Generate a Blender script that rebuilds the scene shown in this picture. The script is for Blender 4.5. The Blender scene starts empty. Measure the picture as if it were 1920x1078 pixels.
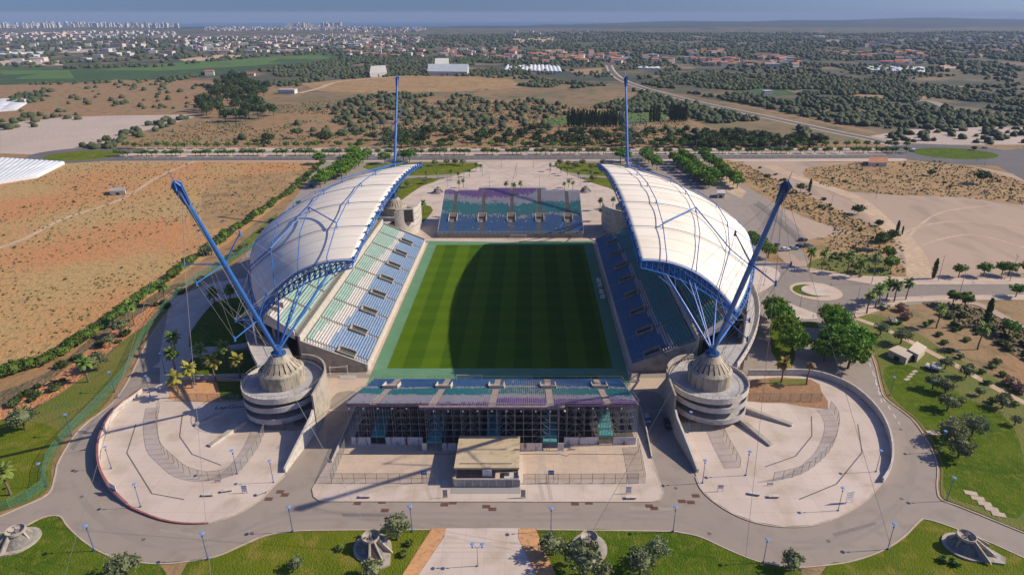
import bpy, bmesh, math, random
import numpy as np
from mathutils import Vector, Matrix
R = math.radians
rnd = random.Random(7)
scene = bpy.context.scene
C = scene.collection

# ------------------------------------------------------------------ camera, sky, sun, exposure
CF, CT, CH, CX, CY, CPX = 1213.863, 0.4002877, 98.446, 8.944, -226.521, 992.95
cam = bpy.data.objects.new('camera', bpy.data.cameras.new('camera')); C.objects.link(cam)
cam.location = (CX, CY, CH); cam.rotation_euler = (math.pi/2-CT, 0, 0)
cam.data.sensor_width = 36; cam.data.lens = CF/1920*36
cam.data.shift_x = -(CPX-960)/1920; cam.data.clip_start = 1; cam.data.clip_end = 60000
scene.camera = cam
SUN_EL, SUN_AZ = 35.3, 4.5                       # azimuth measured from +X towards +Y
world = bpy.data.worlds.new('World'); scene.world = world; world.use_nodes = True
wn = world.node_tree; bg = wn.nodes['Background']
sky = wn.nodes.new('ShaderNodeTexSky'); sky.sky_type = 'NISHITA'; sky.sun_disc = False
sky.sun_elevation = R(SUN_EL); sky.sun_rotation = R(90-SUN_AZ); sky.altitude = 100
sky.air_density = 1.0; sky.dust_density = 2.5; sky.ozone_density = 4.0
tint = wn.nodes.new('ShaderNodeMix'); tint.data_type = 'RGBA'; tint.blend_type = 'MULTIPLY'; tint.inputs[0].default_value = 1; tint.inputs[7].default_value = (.60, .72, 1.12, 1)
tc = wn.nodes.new('ShaderNodeTexCoord'); up = wn.nodes.new('ShaderNodeVectorMath'); up.operation = 'ADD'; up.inputs[1].default_value = (0, 0, .05)
wn.links.new(tc.outputs['Generated'], up.inputs[0]); nz = wn.nodes.new('ShaderNodeVectorMath'); nz.operation = 'NORMALIZE'; wn.links.new(up.outputs[0], nz.inputs[0]); wn.links.new(nz.outputs[0], sky.inputs[0])
wn.links.new(sky.outputs[0], tint.inputs[6]); wn.links.new(tint.outputs[2], bg.inputs[0]); bg.inputs[1].default_value = 0.095
sl = bpy.data.lights.new('sun', 'SUN'); sl.energy = 4.6; sl.angle = R(0.5); sl.color = (1, .89, .70)
sun = bpy.data.objects.new('sun', sl); C.objects.link(sun)
sd = Vector((math.cos(R(SUN_EL))*math.cos(R(SUN_AZ)), math.cos(R(SUN_EL))*math.sin(R(SUN_AZ)), math.sin(R(SUN_EL))))
sun.rotation_euler = sd.to_track_quat('Z', 'Y').to_euler(); sun.location = (200, 0, 200)
scene.view_settings.view_transform = 'Standard'; scene.view_settings.look = 'None'
scene.view_settings.gamma = 1; scene.view_settings.exposure = 0.25
scene.render.engine = 'CYCLES'

# ------------------------------------------------------------------ terrain and pixel -> ground
RE = 1.39e6
def T(x, y):
    D = math.hypot(x-CX, y-CY)
    z = -max(0, D-700)**2/(2*RE)
    if D > 1000:
        k = min(1, (D-1000)/1500)
        z += k*4*(math.sin(x/410+.7)*math.cos(y/530)+.6*math.sin(x/190+y/270))
    if D > 4000 and x > 300:                      # low hills to the right of the coast
        u = min(1, max(0, (x-300)/3000)); w = math.exp(-((y-7600)/1700)**2)
        z += 58*w*(u*u*(3-2*u))*(1+.25*math.sin(x/620)+.12*math.sin(x/230+1))
    return z
_s, _c = math.sin(CT), math.cos(CT)
def G(px, py, h=0.0):
    a = (px-CPX)/CF; b = (539-py)/CF; dx, dy, dz = a, _c+b*_s, -_s+b*_c
    z = h
    for i in range(12):
        k = (z-CH)/dz; x, y = CX+k*dx, CY+k*dy; z = T(x, y)+h
    return (x, y)
def GG(pts, h=0.0): return [G(p[0], p[1], h) for p in pts]
def smooth(pts, n=4, closed=True):
    out = []; N = len(pts)
    for i in range(N if closed else N-1):
        g = (lambda j: pts[j % N]) if closed else (lambda j: pts[max(0, min(N-1, j))])
        p0, p1, p2, p3 = g(i-1), g(i), g(i+1), g(i+2)
        for k in range(n):
            t = k/n
            out.append(tuple(.5*(2*p1[c]+(p2[c]-p0[c])*t+(2*p0[c]-5*p1[c]+4*p2[c]-p3[c])*t*t+(3*p1[c]-p0[c]-3*p2[c]+p3[c])*t**3) for c in range(len(p1))))
    if not closed: out.append(tuple(pts[-1]))
    return out

# ------------------------------------------------------------------ materials
MATS = {}
def mat(name, c, c2=None, scale=1.0, c3=None, scale2=None, rough=.85, bump=0, bscale=None, metal=0, spec=.3, rand=0, rng=(.35, .65), detail=4, alpha=None, trans=0, sc3=(1, 1, 1)):
    if name in MATS: return MATS[name]
    m = bpy.data.materials.new(name); m.use_nodes = True; nt = m.node_tree; N = nt.nodes; L = nt.links
    b = N['Principled BSDF']; b.inputs['Roughness'].default_value = rough; b.inputs['Metallic'].default_value = metal
    b.inputs['Specular IOR Level'].default_value = spec
    geo = N.new('ShaderNodeNewGeometry'); pos = geo.outputs['Position']
    if sc3 != (1, 1, 1):
        vm = N.new('ShaderNodeVectorMath'); vm.operation = 'MULTIPLY'; vm.inputs[1].default_value = sc3; L.new(pos, vm.inputs[0]); pos = vm.outputs[0]
    def noise(s, d=detail):
        n = N.new('ShaderNodeTexNoise'); n.inputs['Scale'].default_value = s; n.inputs['Detail'].default_value = d; L.new(pos, n.inputs['Vector']); return n.outputs['Fac']
    def ramp(src, a, z):
        r = N.new('ShaderNodeMapRange'); r.inputs[1].default_value = a; r.inputs[2].default_value = z; L.new(src, r.inputs[0]); return r.outputs[0]
    def mix(f, A, B):
        x = N.new('ShaderNodeMix'); x.data_type = 'RGBA'
        if isinstance(f, float): x.inputs[0].default_value = f
        else: L.new(f, x.inputs[0])
        for s, v in ((6, A), (7, B)):
            if isinstance(v, tuple): x.inputs[s].default_value = (*v, 1)
            else: L.new(v, x.inputs[s])
        return x.outputs[2]
    col = c
    if c2: col = mix(ramp(noise(scale), *rng), c, c2)
    if c3: col = mix(ramp(noise(scale2 or scale*7), .5, .68), col, c3)
    if rand:
        oi = N.new('ShaderNodeObjectInfo'); h = N.new('ShaderNodeHueSaturation')
        a = N.new('ShaderNodeMapRange'); a.inputs[3].default_value = 1-rand; a.inputs[4].default_value = 1+rand; L.new(oi.outputs['Random'], a.inputs[0])
        L.new(a.outputs[0], h.inputs['Value'])
        a2 = N.new('ShaderNodeMapRange'); a2.inputs[3].default_value = .5-.03*min(1, rand*4); a2.inputs[4].default_value = .5+.02; 
        m7 = N.new('ShaderNodeMath'); m7.operation = 'FRACT'; m8 = N.new('ShaderNodeMath'); m8.operation = 'MULTIPLY'; m8.inputs[1].default_value = 7.13
        L.new(oi.outputs['Random'], m8.inputs[0]); L.new(m8.outputs[0], m7.inputs[0]); L.new(m7.outputs[0], a2.inputs[0]); L.new(a2.outputs[0], h.inputs['Hue'])
        if isinstance(col, tuple): h.inputs['Color'].default_value = (*col, 1)
        else: L.new(col, h.inputs['Color'])
        col = h.outputs[0]
    if isinstance(col, tuple): b.inputs['Base Color'].default_value = (*col, 1)
    else: L.new(col, b.inputs['Base Color'])
    if bump:
        bp = N.new('ShaderNodeBump'); bp.inputs['Strength'].default_value = bump; bp.inputs['Distance'].default_value = 1
        L.new(noise(bscale or scale*5), bp.inputs['Height']); L.new(bp.outputs[0], b.inputs['Normal'])
    if alpha is not None: b.inputs['Alpha'].default_value = alpha
    if trans:
        t = N.new('ShaderNodeBsdfTranslucent'); mx = N.new('ShaderNodeMixShader'); mx.inputs[0].default_value = trans
        if isinstance(col, tuple): t.inputs[0].default_value = (*col, 1)
        else: L.new(col, t.inputs[0])
        L.new(b.outputs[0], mx.inputs[1]); L.new(t.outputs[0], mx.inputs[2]); L.new(mx.outputs[0], N['Material Output'].inputs[0])
    m['nt'] = 1
    MATS[name] = m; return m

earth = mat('dry_earth', (.31, .165, .075), (.26, .18, .085), .02, (.15, .115, .045), .12, rng=(.3, .7), detail=8, bump=.35, bscale=.5)
field_m = mat('orange_field', (.49, .215, .082), (.43, .275, .11), .014, (.23, .18, .07), .42, rng=(.40, .60), detail=11, bump=.5, bscale=.9)
field_y = mat('straw_field', (.37, .235, .10), (.31, .18, .08), .03, (.19, .14, .06), .12, detail=8, bump=.3, bscale=.5)
gravel = mat('gravel_lot', (.46, .36, .29), (.40, .31, .245), .02, (.50, .42, .35), .5, detail=8, bump=.15, bscale=2)
gravel_l = mat('pale_gravel', (.42, .305, .22), (.37, .265, .19), .015, (.31, .225, .16), .08, detail=8, sc3=(1, .35, 1))
dirt_track = mat('dirt_track', (.52, .37, .24), (.42, .29, .18), .08, (.55, .43, .31), .4, detail=6)
scrub = mat('scrub_floor', (.26, .165, .08), (.17, .13, .06), .012, (.10, .10, .04), .05, rng=(.35, .66), detail=10)
wood_m = mat('woodland_floor', (.055, .065, .034), (.12, .10, .05), .0045, (.24, .155, .08), .011, rng=(.44, .66), detail=12)
orchard = mat('orchard_field', (.04, .075, .018), (.06, .11, .024), .01, (.035, .055, .02), .1, detail=8, sc3=(1, .3, 1))
orch_g = mat('green_field', (.10, .17, .03), (.08, .14, .025), .02, (.06, .11, .03), .12, detail=6)
asphalt = mat('asphalt', (.25, .205, .17), (.225, .185, .155), .05, (.27, .225, .19), .5, detail=9, rng=(.3, .7))
asph_d = mat('dark_asphalt', (.12, .11, .105), (.15, .135, .125), .05, (.10, .09, .085), .6, detail=7)
asph_s = mat('sandy_asphalt', (.275, .225, .185), (.31, .255, .21), .03, (.255, .21, .17), .25, detail=9, rng=(.25, .75))
kerb_m = mat('kerb_stone', (.48, .38, .29), (.40, .32, .24), .8)
mark_m = mat('road_paint', (.72, .70, .66), (.6, .57, .53), 2)
pave = mat('plaza_concrete', (.58, .475, .40), (.52, .42, .35), .06, (.46, .36, .28), .15, detail=9, rng=(.3, .7), rough=.9)
pave_n = mat('north_plaza_concrete', (.56, .45, .36), (.50, .40, .32), .03, (.45, .35, .28), .12, detail=9)
pave_stain = mat('stained_concrete', (.56, .42, .31), (.50, .38, .29), .3, (.46, .38, .31), 1.2)
lawn = mat('lawn_grass', (.13, .155, .010), (.09, .125, .008), .06, (.20, .175, .03), .25, spec=.04, detail=10, rng=(.32, .68), bump=.5, bscale=3)
lawn_d = mat('lush_grass', (.058, .105, .006), (.10, .14, .010), .12, (.14, .15, .02), .6, spec=.04, detail=8, bump=.5, bscale=3)
lawn_y = mat('dry_lawn', (.115, .135, .012), (.165, .145, .03), .05, (.09, .135, .02), .2, detail=9, bump=.4, bscale=2)
orange_dirt = mat('orange_dirt', (.58, .30, .13), (.50, .27, .13), .4, (.38, .20, .10), 1.1, detail=7)
rubble = mat('orange_rubble', (.62, .27, .11), (.45, .2, .09), .6, (.26, .14, .07), 1.5, detail=8, bump=1, bscale=1.3)
brown_dirt = mat('brown_scrub', (.13, .095, .05), (.21, .14, .075), .15, (.08, .085, .035), .5, detail=9, bump=.8, bscale=1)
turf_edge = mat('synthetic_turf', (.11, .235, .13), (.10, .215, .12), .3, (.13, .25, .15), .12, detail=5)
turf_patch = mat('dark_turf_patch', (.03, .10, .035), (.035, .11, .04), 1)
conc = mat('concrete', (.42, .365, .30), (.35, .30, .245), .25, (.27, .23, .185), .5, detail=8, rng=(.3, .7), bump=.1, bscale=3)
conc_l = mat('pale_concrete', (.55, .50, .44), (.48, .435, .38), .3, (.40, .36, .31), 1, detail=6)
conc_w = mat('weathered_concrete', (.44, .37, .28), (.30, .26, .19), .45, (.17, .16, .12), .9, detail=9, bump=.15, bscale=4, sc3=(1, 1, .25))
conc_deck = mat('deck_concrete', (.46, .43, .41), (.40, .375, .36), .15, (.33, .31, .30), .5, detail=8)
step_m = mat('terrace_concrete', (.31, .29, .265), (.27, .25, .23), .2, (.23, .215, .195), .9, detail=6)  # base colour darkened to deepen the shade between seat rows
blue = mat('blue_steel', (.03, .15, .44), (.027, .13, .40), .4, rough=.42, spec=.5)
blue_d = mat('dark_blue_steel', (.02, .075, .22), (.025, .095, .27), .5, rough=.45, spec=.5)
membrane = mat('roof_membrane', (.82, .735, .61), (.78, .69, .565), .05, (.72, .63, .51), .1, detail=6, rough=.7, sc3=(.6, 1.6, 1))
seat_blue = mat('blue_seat', (.08, .21, .42), (.12, .26, .48), .8, rough=.5)
seat_pblue = mat('faded_blue_seat', (.22, .31, .47), (.28, .37, .52), .6, rough=.5)
seat_teal = mat('teal_seat', (.065, .31, .33), (.095, .37, .38), .8, rough=.5)
seat_pteal = mat('faded_teal_seat', (.29, .415, .375), (.36, .475, .43), .5, rough=.55)
seat_white = mat('white_seat', (.60, .57, .55), (.52, .50, .50), .8, rough=.5)
seat_grey = mat('lilac_grey_seat', (.52, .48, .55), (.60, .57, .62), .8, rough=.5)
seat_purple = mat('purple_seat', (.30, .17, .39), (.38, .23, .47), .8, rough=.5)
seat_pink = mat('burgundy_seat', (.25, .08, .17), (.28, .1, .2), .8, rough=.5)
stair_m = mat('stair_steel', (.22, .19, .16), (.27, .235, .20), .5)
steel = mat('galvanised_steel', (.30, .30, .29), (.36, .36, .35), 1, rough=.5, metal=.3)
dark = mat('opening_shade', (.02, .02, .02))
shade_in = mat('vomitory_shade', (.08, .085, .085), (.06, .06, .06), .5)
white_p = mat('white_paint', (.72, .70, .67), (.66, .63, .60), .5)
rustw = mat('rust_streaked_panel', (.62, .585, .55), (.58, .545, .51), .6, (.16, .045, .035), 1.1, detail=3, sc3=(1, 1, .22))
burg = mat('burgundy_paint', (.24, .07, .08), (.30, .12, .11), .5)
tealp = mat('teal_panel', (.07, .24, .25), (.09, .28, .29), .6)
brown_g = mat('rusty_grate', (.16, .075, .05), (.12, .06, .045), 2)
trunk_m = mat('tree_bark', (.13, .095, .06), (.09, .065, .045), 3)
palm_trunk = mat('palm_bark', (.21, .155, .10), (.13, .10, .07), 4)
def leafm(n, a, b, c3=None, rand=.18): return mat(n, a, b, 1.2, c3, 2.6, rough=.7, rand=rand, spec=.2, detail=3, trans=.22)
leaf_street = leafm('street_tree_leaf', (0.090, 0.161, 0.021), (0.143, 0.231, 0.032))
leaf_big = leafm('broad_tree_leaf', (0.105, 0.203, 0.018), (0.180, 0.301, 0.034))
leaf_dark = leafm('dark_tree_leaf', (0.045, 0.073, 0.018), (0.075, 0.112, 0.028), rand=.3)
leaf_olive = leafm('olive_leaf', (.15, .175, .075), (.235, .255, .125)) if 1 else leafm('x', (0.128, 0.154, 0.057), (0.225, 0.252, 0.103))
leaf_palm = leafm('palm_leaf', (0.112, 0.182, 0.034), (0.195, 0.266, 0.057))
leaf_palmg = leafm('golden_palm_leaf', (0.420, 0.308, 0.057), (0.225, 0.252, 0.046))
leaf_dead = leafm('dead_palm_leaf', (.26, .16, .09), (.20, .12, .07))
leaf_hedge = leafm('hedge_leaf', (0.075, 0.140, 0.023), (0.128, 0.196, 0.034), rand=.3)
leaf_cyp = leafm('cypress_leaf', (0.033, 0.063, 0.016), (0.060, 0.098, 0.023))
leaf_pink = leafm('pink_flowers', (.45, .20, .22), (.12, .15, .05))
leaf_whitef = leafm('white_flowers', (.60, .58, .50), (.14, .18, .07))
farleaf = mat('far_foliage', (.034, .052, .018), (.066, .084, .030), .02, (.10, .095, .04), .06, detail=5, rng=(.3, .7))
glass = mat('window_glass', (.03, .04, .05), rough=.15, spec=.6)
tile_red = mat('terracotta_roof', (.36, .14, .08), (.43, .19, .11), .3, rand=.15)
house_w = mat('house_render', (.58, .55, .50), (.50, .46, .41), .01, rand=.10)
house_c = mat('cream_render', (.55, .46, .36), (.60, .52, .42), .01, rand=.15)
shed_grey = mat('shed_sheet', (.42, .45, .46), (.36, .39, .40), .1)
plastic_m = mat('greenhouse_film', (.62, .63, .64), (.52, .54, .56), .03, (.70, .70, .70), .1, sc3=(1, .3, 1))
signblue = mat('sign_blue', (.03, .10, .35))
screen_m = mat('screen_face', (.07, .06, .055), (.085, .075, .065), .6, rough=.4)
yellow_p = mat('yellow_paint', (.65, .45, .03))
green_p = mat('green_paint', (.05, .22, .12))
water = mat('sea_water', (.05, .13, .24), (.06, .15, .26), .001, rough=.5)
mesh_m = mat('wire_mesh', (.25, .27, .25), alpha=.16)
mesh_g = mat('green_wire_mesh', (.08, .24, .18), alpha=.13)
lamp_blue = mat('lamp_disc_blue', (.16, .27, .52), rough=.4)
wire_m = mat('steel_cable', (.28, .27, .26), rough=.5)
car_w = mat('white_car_paint', (.75, .75, .74), rough=.25, spec=.6)
car_s = mat('silver_car_paint', (.38, .42, .46), rough=.25, metal=.4)
car_k = mat('dark_car_paint', (.035, .035, .04), rough=.25)
tyre = mat('tyre_rubber', (.02, .02, .02))

def add_joints(m, step, dark, w=.03, axis_noise=True):
    nt = m.node_tree; N = nt.nodes; L = nt.links; b = N['Principled BSDF']; src = b.inputs['Base Color'].links[0].from_socket
    br = N.new('ShaderNodeTexBrick'); br.offset = 0; br.inputs['Scale'].default_value = 1; br.inputs['Brick Width'].default_value = step; br.inputs['Row Height'].default_value = step; br.inputs['Mortar Size'].default_value = w
    br.inputs['Color1'].default_value = (1, 1, 1, 1); br.inputs['Color2'].default_value = (.93, .93, .94, 1); br.inputs['Mortar'].default_value = (dark, dark, dark, 1)
    g = N.new('ShaderNodeNewGeometry'); L.new(g.outputs['Position'], br.inputs['Vector'])
    mx = N.new('ShaderNodeMix'); mx.data_type = 'RGBA'; mx.blend_type = 'MULTIPLY'; mx.inputs[0].default_value = 1; L.new(src, mx.inputs[6]); L.new(br.outputs['Color'], mx.inputs[7]); L.new(mx.outputs[2], b.inputs['Base Color'])
add_joints(pave, 4.2, .80, .05); add_joints(pave_stain, 4.2, .82, .05); add_joints(pave_n, 6, .80, .07); add_joints(conc_deck, 3, .8, .05)
# mown pitch: the stripes are rolled into the grass
def pitch_mat():
    m = bpy.data.materials.new('mown_grass'); m.use_nodes = True; nt = m.node_tree; N = nt.nodes; L = nt.links
    b = N['Principled BSDF']; b.inputs['Roughness'].default_value = .9; b.inputs['Specular IOR Level'].default_value = .03
    g = N.new('ShaderNodeNewGeometry'); s = N.new('ShaderNodeSeparateXYZ'); L.new(g.outputs['Position'], s.inputs[0])
    def op(o, a, b2):
        x = N.new('ShaderNodeMath'); x.operation = o
        for i, v in enumerate((a, b2)):
            if isinstance(v, (int, float)): x.inputs[i].default_value = v
            else: L.new(v, x.inputs[i])
        return x.outputs[0]
    def stripe(o, w, ph, sharp):
        x = op('MULTIPLY', op('ADD', o, ph), math.pi/w); x = op('SINE', x, 0); x = op('MULTIPLY', x, sharp)
        r = N.new('ShaderNodeMapRange'); r.inputs[1].default_value = -1; r.inputs[2].default_value = 1; L.new(x, r.inputs[0]); return r.outputs[0]
    fx = stripe(s.outputs[0], 5.6, 1.5, 6); fy = stripe(s.outputs[1], 5.6, 0, 5)
    n = N.new('ShaderNodeTexNoise'); n.inputs['Scale'].default_value = .14; n.inputs['Detail'].default_value = 8; L.new(g.outputs['Position'], n.inputs['Vector'])
    f = op('ADD', op('MULTIPLY', fx, .50), op('MULTIPLY', fy, .16)); f = op('ADD', f, op('MULTIPLY', n.outputs['Fac'], .5))
    mx = N.new('ShaderNodeMix'); mx.data_type = 'RGBA'; mx.inputs[6].default_value = (.032, .078, .003, 1); mx.inputs[7].default_value = (.085, .145, .006, 1)
    L.new(f, mx.inputs[0]); L.new(mx.outputs[2], b.inputs['Base Color']); return m
pitch_m = pitch_mat()

# ------------------------------------------------------------------ mesh helpers
class MB:
    def __init__(s): s.v = []; s.f = []; s.m = []
    def add(s, vs, fs, mi=0):
        o = len(s.v); s.v += [tuple(p) for p in vs]; s.f += [tuple(i+o for i in f) for f in fs]; s.m += [mi]*len(fs); return s
    def box(s, x0, x1, y0, y1, z0, z1, mi=0):
        return s.add([(x0, y0, z0), (x1, y0, z0), (x1, y1, z0), (x0, y1, z0), (x0, y0, z1), (x1, y0, z1), (x1, y1, z1), (x0, y1, z1)],
                     [(0, 3, 2, 1), (4, 5, 6, 7), (0, 1, 5, 4), (1, 2, 6, 5), (2, 3, 7, 6), (3, 0, 4, 7)], mi)
    def rbox(s, cx, cy, z0, z1, w, d, a=0, mi=0):
        ca, sa = math.cos(a), math.sin(a); P = [(cx+x*ca-y*sa, cy+x*sa+y*ca) for x, y in ((-w/2, -d/2), (w/2, -d/2), (w/2, d/2), (-w/2, d/2))]
        return s.prism(P, z0, z1, mi)
    def prism(s, P, z0, z1, mi=0):
        n = len(P); a = sum(P[i][0]*P[(i+1) % n][1]-P[(i+1) % n][0]*P[i][1] for i in range(n))
        z0 = z0 if isinstance(z0, (list, tuple)) else [z0]*n; z1 = z1 if isinstance(z1, (list, tuple)) else [z1]*n
        if a < 0: P, z0, z1 = P[::-1], z0[::-1], z1[::-1]
        return s.add([(P[i][0], P[i][1], z0[i]) for i in range(n)]+[(P[i][0], P[i][1], z1[i]) for i in range(n)],
                     [tuple(range(n-1, -1, -1)), tuple(range(n, 2*n))]+[(i, (i+1) % n, n+(i+1) % n, n+i) for i in range(n)], mi)
    def tube(s, p, q, r0, r1=None, n=6, mi=0):
        p, q = Vector(p), Vector(q); r1 = r0 if r1 is None else r1; d = (q-p)
        if d.length < 1e-6: return s
        u = d.orthogonal().normalized(); w = d.normalized().cross(u)
        vs = [p+(u*math.cos(2*math.pi*k/n)+w*math.sin(2*math.pi*k/n))*r0 for k in range(n)]+[q+(u*math.cos(2*math.pi*k/n)+w*math.sin(2*math.pi*k/n))*r1 for k in range(n)]
        return s.add(vs, [(k, (k+1) % n, n+(k+1) % n, n+k) for k in range(n)]+[tuple(range(n-1, -1, -1)), tuple(range(n, 2*n))], mi)
    def path(s, pts, r, n=6, mi=0):
        for a, b in zip(pts, pts[1:]): s.tube(a, b, r, r, n, mi)
        return s
    def quad(s, a, b, c, d, mi=0): return s.add([a, b, c, d], [(0, 1, 2, 3)], mi)
    def wall(s, pts, z0, z1, t, mi=0, closed=False):
        """upright wall of thickness t along plan points; z0,z1 numbers or lists"""
        n = len(pts); z0 = z0 if isinstance(z0, (list, tuple)) else [z0]*n; z1 = z1 if isinstance(z1, (list, tuple)) else [z1]*n
        N = []
        for i in range(n):
            a = pts[(i-1) % n] if (closed or i > 0) else pts[i]; b = pts[(i+1) % n] if (closed or i < n-1) else pts[i]
            dx, dy = b[0]-a[0], b[1]-a[1]; l = math.hypot(dx, dy) or 1; N.append((-dy/l, dx/l))
        vs = []
        for i in range(n):
            (x, y), (nx, ny) = pts[i][:2], N[i]
            vs += [(x-nx*t/2, y-ny*t/2, z0[i]), (x+nx*t/2, y+ny*t/2, z0[i]), (x+nx*t/2, y+ny*t/2, z1[i]), (x-nx*t/2, y-ny*t/2, z1[i])]
        fs = []
        for i in range(n if closed else n-1):
            a, b = 4*i, 4*((i+1) % n)
            for k in range(4): fs.append((a+k, b+k, b+(k+1) % 4, a+(k+1) % 4))
        if not closed: fs += [(0, 1, 2, 3), (4*n-1, 4*n-2, 4*n-3, 4*n-4)]
        return s.add(vs, fs, mi)
    def lathe(s, prof, c=(0, 0), n=24, mi=0, a0=0, a1=2*math.pi):
        full = abs(a1-a0-2*math.pi) < 1e-4; m = n if full else n+1; vs = []
        for i in range(m):
            a = a0+(a1-a0)*i/n
            for r, z in prof: vs.append((c[0]+r*math.cos(a), c[1]+r*math.sin(a), z))
        k = len(prof); fs = []
        for i in range(n):
            j = (i+1) % m
            for q in range(k-1): fs.append((i*k+q, j*k+q, j*k+q+1, i*k+q+1))
        return s.add(vs, fs, mi)
    def build(s, name, mats, parent=None, sm=False, local=False):
        if not isinstance(mats, (list, tuple)): mats = [mats]
        me = bpy.data.meshes.new(name); off = Vector((0, 0, 0))
        if parent is not None and not local:
            p = parent
            while p: off += Vector(p.location); p = p.parent
        me.from_pydata([(x-off.x, y-off.y, z-off.z) for x, y, z in s.v], [], s.f)
        for m in mats: me.materials.append(m)
        if len(mats) > 1: me.polygons.foreach_set('material_index', s.m)
        if sm: me.polygons.foreach_set('use_smooth', [True]*len(me.polygons))
        me.update(); o = bpy.data.objects.new(name, me); C.objects.link(o)
        if parent is not None: o.parent = parent
        return o
def tag(o, label=None, cat=None, group=None, kind=None):
    if label: o['label'] = label
    if cat: o['category'] = cat
    if group: o['group'] = group
    if kind: o['kind'] = kind
    return o
def thing(name, label, cat, loc=(0, 0, 0), rz=0, group=None):
    o = bpy.data.objects.new(name, None); C.objects.link(o); o.location = loc; o.rotation_euler = (0, 0, rz); o.empty_display_size = .5
    return tag(o, label, cat, group)
KIDS = {}
def kids(o):
    return [c for c in C.objects if c.parent == o]
def dup(root, loc, rz=0, sc=1, label=None, group=None):
    if root.name not in KIDS: KIDS[root.name] = [(c, kids(c)) for c in kids(root)]
    r = root.copy(); C.objects.link(r); r.location = loc; r.rotation_euler = (0, 0, rz)
    r.scale = (sc, sc, sc) if isinstance(sc, (int, float)) else sc
    for c, gs in KIDS[root.name]:
        d = c.copy(); C.objects.link(d); d.parent = r
        for g in gs: e = g.copy(); C.objects.link(e); e.parent = d
    if label: r['label'] = label
    if group: r['group'] = group
    return r
class Kind:
    """first placement moves the prototype itself, later ones copy it"""
    def __init__(s, protos): s.p = protos; s.used = [False]*len(protos); s.first = [None]*len(protos)
    def put(s, i, loc, rz=0, sc=1, label=None, group=None):
        i %= len(s.p)
        if not s.used[i]:
            s.used[i] = True; o = s.p[i]; KIDS[o.name] = [(c, kids(c)) for c in kids(o)]
            o.location = loc; o.rotation_euler = (0, 0, rz); o.scale = (sc, sc, sc) if isinstance(sc, (int, float)) else sc
            if label: o['label'] = label
            if group: o['group'] = group
            return o
        return dup(s.p[i], loc, rz, sc, label, group)
    def prune(s):
        for i, o in enumerate(s.p):
            if not s.used[i]:
                for c in kids(o):
                    for g in kids(c): bpy.data.objects.remove(g)
                    bpy.data.objects.remove(c)
                bpy.data.objects.remove(o)
ALLK = []
def kindset(p): k = Kind(p); ALLK.append(k); return k

XL = sorted(set([s*v for v in list(range(0, 2001, 200))+list(range(2500, 9001, 500)) for s in (1, -1)]))
def lay(name, pts, m, off, label=None, cat=None, kind='structure', solid=False, smoothn=0):
    """flat sheet (or solid slab with real edges) that follows the terrain"""
    if smoothn: pts = smooth(pts, smoothn)
    bm = bmesh.new(); vs = [bm.verts.new((p[0], p[1], 0)) for p in pts]; f = bm.faces.new(vs); f.normal_update()
    if f.normal.z < 0: f.normal_flip()
    bmesh.ops.triangulate(bm, faces=bm.faces[:], ngon_method='EAR_CLIP')
    if max(math.hypot(p[0]-CX, p[1]-CY) for p in pts) > 690:
        xs = [p[0] for p in pts]; ys = [p[1] for p in pts]
        for c, no, lo, hi in ((0, (1, 0, 0), min(xs), max(xs)), (1, (0, 1, 0), min(ys), max(ys))):
            for v in XL:
                if lo < v < hi: bmesh.ops.bisect_plane(bm, geom=bm.verts[:]+bm.edges[:]+bm.faces[:], dist=.01, plane_co=(v, 0, 0) if c == 0 else (0, v, 0), plane_no=no)
    for v in bm.verts:
        D = math.hypot(v.co.x-CX, v.co.y-CY); v.co.z = T(v.co.x, v.co.y)+off*(1+max(0, D-600)/60)
    if solid:
        r = bmesh.ops.extrude_face_region(bm, geom=bm.faces[:])
        top = [g for g in r['geom'] if isinstance(g, bmesh.types.BMVert)]
        for v in bm.verts:
            if v not in top: v.co.z -= off+.1
        bmesh.ops.recalc_face_normals(bm, faces=bm.faces[:])
    me = bpy.data.meshes.new(name); bm.to_mesh(me); bm.free(); me.materials.append(m)
    o = bpy.data.objects.new(name, me); C.objects.link(o); tag(o, label, cat, None, kind); return o
def strip_mesh(mb, pts, w, off, mi=0):
    n = len(pts); L = []; Rr = []
    for i in range(n):
        a = pts[max(0, i-1)]; b = pts[min(n-1, i+1)]; dx, dy = b[0]-a[0], b[1]-a[1]; l = math.hypot(dx, dy) or 1; nx, ny = -dy/l*w/2, dx/l*w/2
        for S, sg in ((L, 1), (Rr, -1)):
            x, y = pts[i][0]+nx*sg, pts[i][1]+ny*sg; D = math.hypot(x-CX, y-CY); S.append((x, y, T(x, y)+off*(1+max(0, D-600)/60)))
    for i in range(n-1): mb.quad(Rr[i], Rr[i+1], L[i+1], L[i])
    return mb
def ribbon(name, pts, w, m, off, label=None, cat=None, kind='structure', sm=5):
    p = smooth(pts, sm, False) if sm else pts
    o = strip_mesh(MB(), p, w, off).build(name, m); return tag(o, label, cat, None, kind)
def kerb(pts, w=.28, z=.17, closed=True, sm=0):
    if sm: pts = smooth(pts, sm, closed)
    return MB().wall(pts, .0, z, w, closed=closed)

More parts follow.
